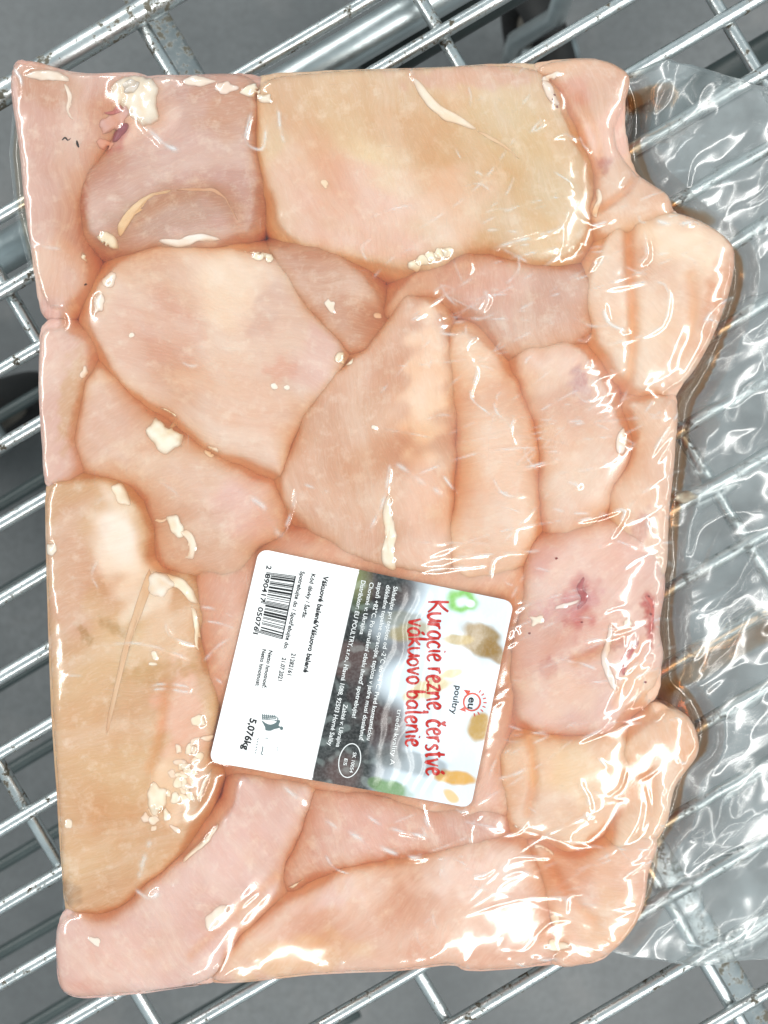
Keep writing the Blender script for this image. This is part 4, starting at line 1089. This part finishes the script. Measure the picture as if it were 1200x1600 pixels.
for k, t in enumerate(ta):
    q = min(t, 1 - t) / rc_a
    if q < 1: inset[k] = rc_b * (1 - math.sqrt(max(0, 1 - (1 - q) ** 2)))
AA = np.repeat(ta[:, None], nb, 1)
BB = inset[:, None] + (1 - 2 * inset)[:, None] * np.linspace(0, 1, nb)[None, :]
P = lab_px(AA, BB).reshape(-1, 2)
x, y = P[:, 0], P[:, 1]
col = np.tile(lin((250, 251, 252)), (len(x), 1)); al = np.ones(len(x))
bb = BB.ravel(); aa = AA.ravel()
pr = bb > 0.393
n1 = waves(x, y, 46, 10, 401); n2 = waves(x, y, 22, 10, 402); n3 = waves(x, y, 90, 8, 403)
dark = lin((26, 30, 30)) * (1 + 0.5 * n1[:, None]) + np.clip(n3, 0, 1)[:, None] * lin((88, 62, 58)) * 0.7 + np.clip(n2 - 0.6, 0, 1)[:, None] * lin((120, 130, 128)) * 0.5
dark = dark + np.clip(1 - np.hypot((x - 560) / 26, (y - 905) / 60), 0, 1)[:, None] * lin((90, 110, 50))
light = np.tile(lin((214, 226, 236)), (len(x), 1)) * (1 + 0.04 * n3[:, None])
f = smooth01((bb - 0.55 - 0.05 * n3 + 0.05 * np.sin(aa * 5)) / 0.17)[:, None]
print_c = np.clip(dark, 0.004, 1) * (1 - f) + light * f
def blob(cx, cy, rx, ry, ang, c, k=1.0, ring=None, soft=0.5):
    global print_c
    ca, sa = math.cos(math.radians(ang)), math.sin(math.radians(ang))
    u = ((x - cx) * ca + (y - cy) * sa) / rx; v = (-(x - cx) * sa + (y - cy) * ca) / ry
    r = np.sqrt(u * u + v * v) + 0.08 * n2
    m = smooth01((1 + soft * 0.5 - r) / soft)
    if ring: m = m * smooth01((r - ring) / soft)
    m = (k * m)[:, None]
    print_c = print_c * (1 - m) + lin(c) * m
blob(722, 938, 24, 21, 0, (104, 178, 48), 0.95, ring=0.05, soft=0.55)
blob(735, 943, 7, 6, 0, (214, 232, 226), 0.9)
blob(752, 1000, 34, 26, 30, (138, 106, 34), 0.95)
blob(772, 1018, 24, 14, 50, (140, 104, 36), 0.9)
blob(716, 998, 24, 8, 0, (176, 146, 66), 0.8)
blob(640, 985, 34, 14, -10, (150, 130, 66), 0.7)
blob(668, 1075, 38, 14, -20, (206, 178, 98), 0.7)
blob(705, 1052, 18, 7, -8, (222, 190, 116), 0.7)
blob(748, 1136, 18, 22, 20, (176, 134, 34), 0.95)
blob(710, 1214, 34, 11, 6, (206, 152, 48), 0.95)
blob(704, 1243, 14, 8, 40, (222, 178, 90), 0.8)
blob(612, 1232, 30, 12, 15, (92, 136, 62), 0.85)
blob(584, 1222, 12, 9, 0, (70, 110, 44), 0.8)
blob(628, 965, 30, 12, 0, (120, 116, 90), 0.5)
blob(590, 1130, 20, 46, -10, (60, 30, 28), 0.7)
blob(560, 1080, 16, 40, -10, (52, 34, 34), 0.6)
blob(640, 1190, 60, 18, 12, (96, 100, 98), 0.55)
col[pr] = print_c[pr]; al[pr] = 0.0
cols = np.concatenate([np.clip(col, 0.003, 1), al[:, None]], 1)
V = on_label(P, 0.0)
Vu = V.copy(); Vu[:, 2] -= 0.00012
F1 = grid_faces(na, nb)
label_o = mesh_obj('label', np.vstack([V]), F1, M_LABEL, bag, colors=cols)
label_o['label'] = 'white and dark printed sticker with red handwriting style lettering'

def flat_part(name, pts, faces, mat, off=0.00016):
    V = on_label(np.asarray(pts, float), off)
    n = np.array([V[k] for k in faces[0][:3]])
    return mesh_obj(name, V, faces, mat, label_o, smooth=False)

def text(s, start, end, cap, mat, bold=0.0, off=0.00018):
    cu = bpy.data.curves.new('lettering', 'FONT'); cu.body = s; cu.size = 1.0; cu.offset = bold; cu.resolution_u = 3
    cu.fill_mode = 'FRONT'
    to = bpy.data.objects.new('lettering_source', cu); COL.link(to)
    dg = bpy.context.evaluated_depsgraph_get()
    me = bpy.data.meshes.new_from_object(to.evaluated_get(dg))
    co = np.zeros(len(me.vertices) * 3); me.vertices.foreach_get('co', co); co = co.reshape(-1, 3)
    fc = [tuple(p.vertices) for p in me.polygons]
    bpy.data.objects.remove(to); bpy.data.curves.remove(cu); bpy.data.meshes.remove(me)
    start, end = np.array(start, float), np.array(end, float)
    w = co[:, 0].max() - co[:, 0].min()
    r = end - start; L = np.linalg.norm(r); r /= L
    up = np.array([r[1], -r[0]])
    p = start + np.outer((co[:, 0] - co[:, 0].min()) / w * L, r) + np.outer(co[:, 1] / 0.72 * cap, up)
    V = on_label(p, off)
    return mesh_obj('lettering', V, fc, mat, label_o, smooth=False)

text('Vákuové balené/Vákuovo balené', (506, 899), (474, 1050), 8.2, M_INK, 0.03)
text('Kód dávky / Šarža:', (487, 896), (472, 965), 6.9, M_INK, 0.02)
text('21282161', (456, 1020), (449, 1054), 6.9, M_INK, 0.02)
text('Spotrebujte do / Spotřebujte do:', (470, 892), (443, 1014), 6.9, M_INK, 0.02)
text('21.07.2021', (441, 1027), (434, 1063), 6.9, M_INK, 0.02)
text('Netto hmotnosť:', (420, 1016), (409, 1075), 6.6, M_INK, 0.02)
text('Netto hmotnost:', (410, 1014), (399, 1072), 6.6, M_INK, 0.02)
text('5,076kg', (391, 1122), (378, 1171), 11, M_INK, 0.03)
text('2', (417, 883), (415.5, 889), 8, M_INK, 0.02)
text('890417', (415, 896), (406, 940), 8, M_INK, 0.02)
text('050761', (404, 948), (395, 990), 8, M_INK, 0.02)
LT = 'Skladujte pri teplote od -2°C do +4°C. Pred konzumáciou'
text(LT, (615, 915), (573, 1155), 6.9, M_WHITEINK, 0.012)
text('dôkladne tepelne opracujte, teplota v jadre musí dosiahnuť', (604, 913), (561, 1155), 6.9, M_WHITEINK, 0.012)
text('aspoň +82°C. Po narušení obalu ihneď spotrebujte!', (591, 909), (550, 1120), 6.9, M_WHITEINK, 0.012)
text('Chované v: Ukrajina', (578, 909), (562, 990), 6.9, M_WHITEINK, 0.012)
text('Zabité v: Ukrajina', (537, 1099), (525, 1166), 6.9, M_WHITEINK, 0.012)
text('Distribútor: EU POULTRY, s.r.o., Hlavná 1088, 92503 Horné Saliby', (565, 906), (512, 1164), 7.1, M_WHITEINK, 0.012)
text('SK 10054', (552, 1174), (546, 1206), 5.6, M_WHITEINK, 0.01)
text('ES', (538.5, 1184), (536.5, 1195), 5.2, M_WHITEINK, 0.01)
text('trieda kvality A', (621, 1106), (609, 1194), 7.5, M_WHITEINK)
text('poultry', (712, 1071), (704, 1115), 10, M_INK, 0.014)
text('eu', (733, 1089), (730.5, 1107), 12, M_INK, 0.02)

def ribbon(paths, mat, name, off=0.0002):
    """paths: (points px, half widths px)"""
    V = []; F = []
    for pts, hw in paths:
        c = np.asarray(pts, float); n = len(c)
        t = np.gradient(c, axis=0); t /= np.linalg.norm(t, axis=1)[:, None] + 1e-9
        nr = np.stack([-t[:, 1], t[:, 0]], 1)
        hw = np.broadcast_to(hw, (n,))[:, None]
        b = len(V)
        for l, r in zip(c + nr * hw, c - nr * hw): V += [l, r]
        F += [(b + 2 * k, b + 2 * k + 1, b + 2 * k + 3, b + 2 * k + 2) for k in range(n - 1)]
    return mesh_obj(name, on_label(np.array(V), off), F, mat, label_o, smooth=False)

# bar code: EAN-13 modules
def ean13(code):
    Lc = ['0001101', '0011001', '0010011', '0111101', '0100011', '0110001', '0101111', '0111011', '0110111', '0001011']
    Gc = ['0100111', '0110011', '0011011', '0100001', '0011101', '0111001', '0000101', '0010001', '0001001', '0010111']
    Rc = [''.join('1' if ch == '0' else '0' for ch in s) for s in Lc]
    par = ['LLLLLL', 'LLGLGG', 'LLGGLG', 'LLGGGL', 'LGLLGG', 'LGGLLG', 'LGGGLL', 'LGLGLG', 'LGLGGL', 'LGGLGL'][int(code[0])]
    s = '101' + ''.join((Lc if p == 'L' else Gc)[int(d)] for p, d in zip(par, code[1:7])) + '01010' + ''.join(Rc[int(d)] for d in code[7:]) + '101'
    return s
bits = ean13('2890417050761')
def zp(u, v): return np.array([320 + u / 4.212, 840 + v / 4.212])
cA, cB = zp(596, 252), zp(507, 668)       # head end of the bars, first and last module
dA, dB = zp(440, 232), zp(362, 628)       # foot end
V = []; F = []; k = 0
while k < 95:
    if bits[k] == '1':
        e = k
        while e < 95 and bits[e] == '1': e += 1
        guard = k < 3 or k >= 92 or 45 <= k < 50
        q = []
        for m in (k, e):
            t = m / 95
            top = cA * (1 - t) + cB * t; bot = dA * (1 - t) + dB * t
            if guard: bot = bot + (bot - top) * 0.22
            q.append((top, bot))
        b = len(V); V += [q[0][0], q[0][1], q[1][1], q[1][0]]; F.append((b, b + 1, b + 2, b + 3)); k = e
    else: k += 1
b = len(V); V += [cA + (1.2, 0.2), cA - (0.4, 0.1), cB - (0.4, 0.1), cB + (1.2, 0.2)]; F.append((b, b + 1, b + 2, b + 3))
mesh_obj('barcode', on_label(np.array(V), 0.0002), F, M_INK, label_o, smooth=False)

# approval oval
t = np.linspace(0, 2 * math.pi, 60)
rd = np.array([-0.22, 0.975]); ud = np.array([0.975, 0.22])
oc = np.array([546.5, 1187.5])
ribbon([(oc + np.outer(np.cos(t) * 27, rd) + np.outer(np.sin(t) * 16.5, ud), 0.75)], M_WHITEINK, 'approval_oval')
# brand sun
ec = np.array([737.5, 1097.0])
sun = [(ec + np.outer(np.cos(t) * 13.5, rd) + np.outer(np.sin(t) * 13, ud), 1.3)]
for a in np.linspace(-1.15, 1.15, 8):
    dv = math.sin(a) * rd + math.cos(a) * ud
    sun.append((np.array([ec + dv * 18, ec + dv * 23]), 0.9))
ribbon(sun, M_ORANGE, 'brand_emblem')
tri_v = []
for sgn in (-1, 1):
    tri_v += [ec + sgn * rd * 9 - ud * 9, ec + sgn * rd * 16 - ud * 17, ec + sgn * rd * 17 - ud * 6]
mesh_obj('brand_emblem', on_label(np.array(tri_v), 0.0002), [(0, 1, 2), (3, 5, 4)], M_ORANGE, label_o, smooth=False)
# basket man emblem
paths = []
for k in range(7):
    u = 378 + 13.5 * k
    paths.append((np.array([zp(u, 1163 + k), zp(u + 4, 1200 - 2 * k)]), 0.8))
for v in (1172, 1184, 1195): paths.append((np.array([zp(376, v), zp(470, v + 8)]), 0.45))
paths.append((np.array([zp(470, 1180), zp(482, 1192), zp(476, 1206), zp(462, 1206)]), 0.7))
ribbon(paths, M_GREYINK, 'basket_emblem')
body = spline([zp(*q) for q in [(374, 1205), (400, 1222), (430, 1232), (462, 1222), (484, 1202), (496, 1208), (486, 1236), (500, 1248), (478, 1256), (455, 1262), (430, 1272), (400, 1268), (396, 1248)]], 52)
hd = np.array([zp(505 + 11 * math.cos(a), 1255 + 12 * math.sin(a)) for a in np.linspace(0, 2 * math.pi, 16, endpoint=False)])
mesh_obj('basket_emblem', on_label(np.vstack([body, hd]), 0.0002), [tuple(range(len(body))), tuple(range(len(body), len(body) + 16))], M_GREYINK, label_o, smooth=False)
paths = [(np.array([zp(398, 1325), zp(410, 1318), zp(415, 1328)]), 0.4), (np.array([zp(382, 1375), zp(378, 1405), zp(370, 1425), zp(385, 1432)]), 0.7), (np.array([zp(470, 1375), zp(482, 1388), zp(478, 1405)]), 0.3)]
for v in (1320, 1338, 1356, 1374, 1392, 1410): paths.append((np.array([zp(352 - (v - 1320) * 0.17, v), zp(350 - (v - 1320) * 0.17, v + 9), zp(342 - (v - 1320) * 0.17, v + 9)]), 0.5))
ribbon(paths, M_GREYINK, 'basket_emblem')

# brush lettering, strokes on a grid: x-height 1, ascender 1.75
GL = {
 'K': (0.95, [[(0.1, 1.75), (0.08, 0.9), (0.1, 0)], [(0.85, 1.7), (0.45, 1.15), (0.12, 0.85), (0.5, 0.5), (0.9, 0)]]),
 'u': (0.8, [[(0.05, 1), (0.05, 0.4), (0.2, 0.02), (0.45, 0.15), (0.62, 0.6), (0.64, 1)], [(0.64, 1), (0.64, 0.4), (0.72, 0.02)]]),
 'r': (0.6, [[(0.08, 1.0), (0.1, 0.5), (0.08, 0)], [(0.1, 0.55), (0.25, 0.92), (0.5, 0.98)]]),
 'a': (0.8, [[(0.6, 0.85), (0.35, 1.0), (0.1, 0.7), (0.08, 0.25), (0.3, 0), (0.52, 0.3), (0.6, 0.95)], [(0.6, 0.95), (0.6, 0.25), (0.68, 0.04)]]),
 'c': (0.65, [[(0.55, 0.85), (0.32, 1.0), (0.08, 0.6), (0.15, 0.1), (0.4, 0), (0.58, 0.18)]]),
 'i': (0.35, [[(0.15, 1.0), (0.14, 0.4), (0.2, 0.0)], [(0.17, 1.32), (0.2, 1.42)]]),
 'e': (0.68, [[(0.1, 0.5), (0.45, 0.62), (0.5, 0.88), (0.3, 1.0), (0.08, 0.65), (0.14, 0.12), (0.38, 0), (0.6, 0.2)]]),
 'z': (0.65, [[(0.08, 0.95), (0.52, 0.98), (0.3, 0.5), (0.06, 0.04), (0.35, 0.06), (0.6, 0.0)]]),
 'n': (0.8, [[(0.08, 1), (0.1, 0.5), (0.08, 0)], [(0.1, 0.5), (0.3, 0.95), (0.52, 0.9), (0.58, 0.4), (0.68, 0.0)]]),
 's': (0.6, [[(0.48, 0.9), (0.25, 1.0), (0.1, 0.75), (0.35, 0.48), (0.46, 0.2), (0.25, 0), (0.05, 0.12)]]),
 't': (0.55, [[(0.25, 1.5), (0.22, 0.7), (0.28, 0.05), (0.46, 0.08)], [(0.02, 1.02), (0.48, 1.06)]]),
 'v': (0.7, [[(0.05, 1), (0.18, 0.45), (0.3, 0.0), (0.45, 0.5), (0.58, 1.0)]]),
 'k': (0.75, [[(0.1, 1.75), (0.08, 0.9), (0.1, 0)], [(0.56, 1.0), (0.14, 0.5), (0.4, 0.3), (0.66, 0)]]),
 'o': (0.72, [[(0.35, 1.0), (0.1, 0.75), (0.1, 0.25), (0.32, 0), (0.56, 0.3), (0.56, 0.75), (0.35, 1.0)]]),
 'b': (0.75, [[(0.1, 1.75), (0.08, 0.9), (0.1, 0.05)], [(0.1, 0.6), (0.35, 0.95), (0.58, 0.6), (0.45, 0.1), (0.12, 0.04)]]),
 'l': (0.4, [[(0.16, 1.75), (0.13, 0.8), (0.16, 0.08), (0.3, 0.05)]]),
 ',': (0.3, [[(0.12, 0.1), (0.12, -0.15), (0.02, -0.32)]]), ' ': (0.42, []),
 'č': (0.65, [[(0.55, 0.85), (0.32, 1.0), (0.08, 0.6), (0.15, 0.1), (0.4, 0), (0.58, 0.18)], [(0.18, 1.45), (0.32, 1.22), (0.5, 1.48)]]),
 'é': (0.68, [[(0.1, 0.5), (0.45, 0.62), (0.5, 0.88), (0.3, 1.0), (0.08, 0.65), (0.14, 0.12), (0.38, 0), (0.6, 0.2)], [(0.28, 1.2), (0.48, 1.5)]]),
 'á': (0.8, [[(0.6, 0.85), (0.35, 1.0), (0.1, 0.7), (0.08, 0.25), (0.3, 0), (0.52, 0.3), (0.6, 0.95)], [(0.6, 0.95), (0.6, 0.25), (0.68, 0.04)], [(0.35, 1.2), (0.55, 1.5)]]),
}
def brush(s, start, end, xh, hw):
    start, end = np.array(start, float), np.array(end, float)
    r = end - start; L = np.linalg.norm(r); r /= L; up = np.array([r[1], -r[0]])
    tot = sum(GL[ch][0] for ch in s); sx = L / tot; cur = 0; rg = np.random.default_rng(len(s))
    for ch in s:
        w, strokes = GL[ch]
        paths = []
        dy = rg.uniform(-0.06, 0.06); sc = rg.uniform(0.95, 1.08)
        for st in strokes:
            q = spline(st, 26, False)
            q = start + np.outer((cur + q[:, 0]) * sx, r) + np.outer((q[:, 1] * sc + dy) * xh + 0.0 * q[:, 0], up)
            tt = np.linspace(0, 1, len(q))
            paths.append((q, hw * (0.72 + 0.45 * np.sin(tt * 3.0 + 0.3)) * rg.uniform(0.9, 1.12)))
        if paths: ribbon(paths, M_RED, 'lettering', 0.00022)
        cur += w
brush('Kuracie rezne, čerstvé', (669, 938), (665, 1212), 19, 1.9)
brush('vákuovo balenie', (639, 965), (633, 1167), 17, 1.8)
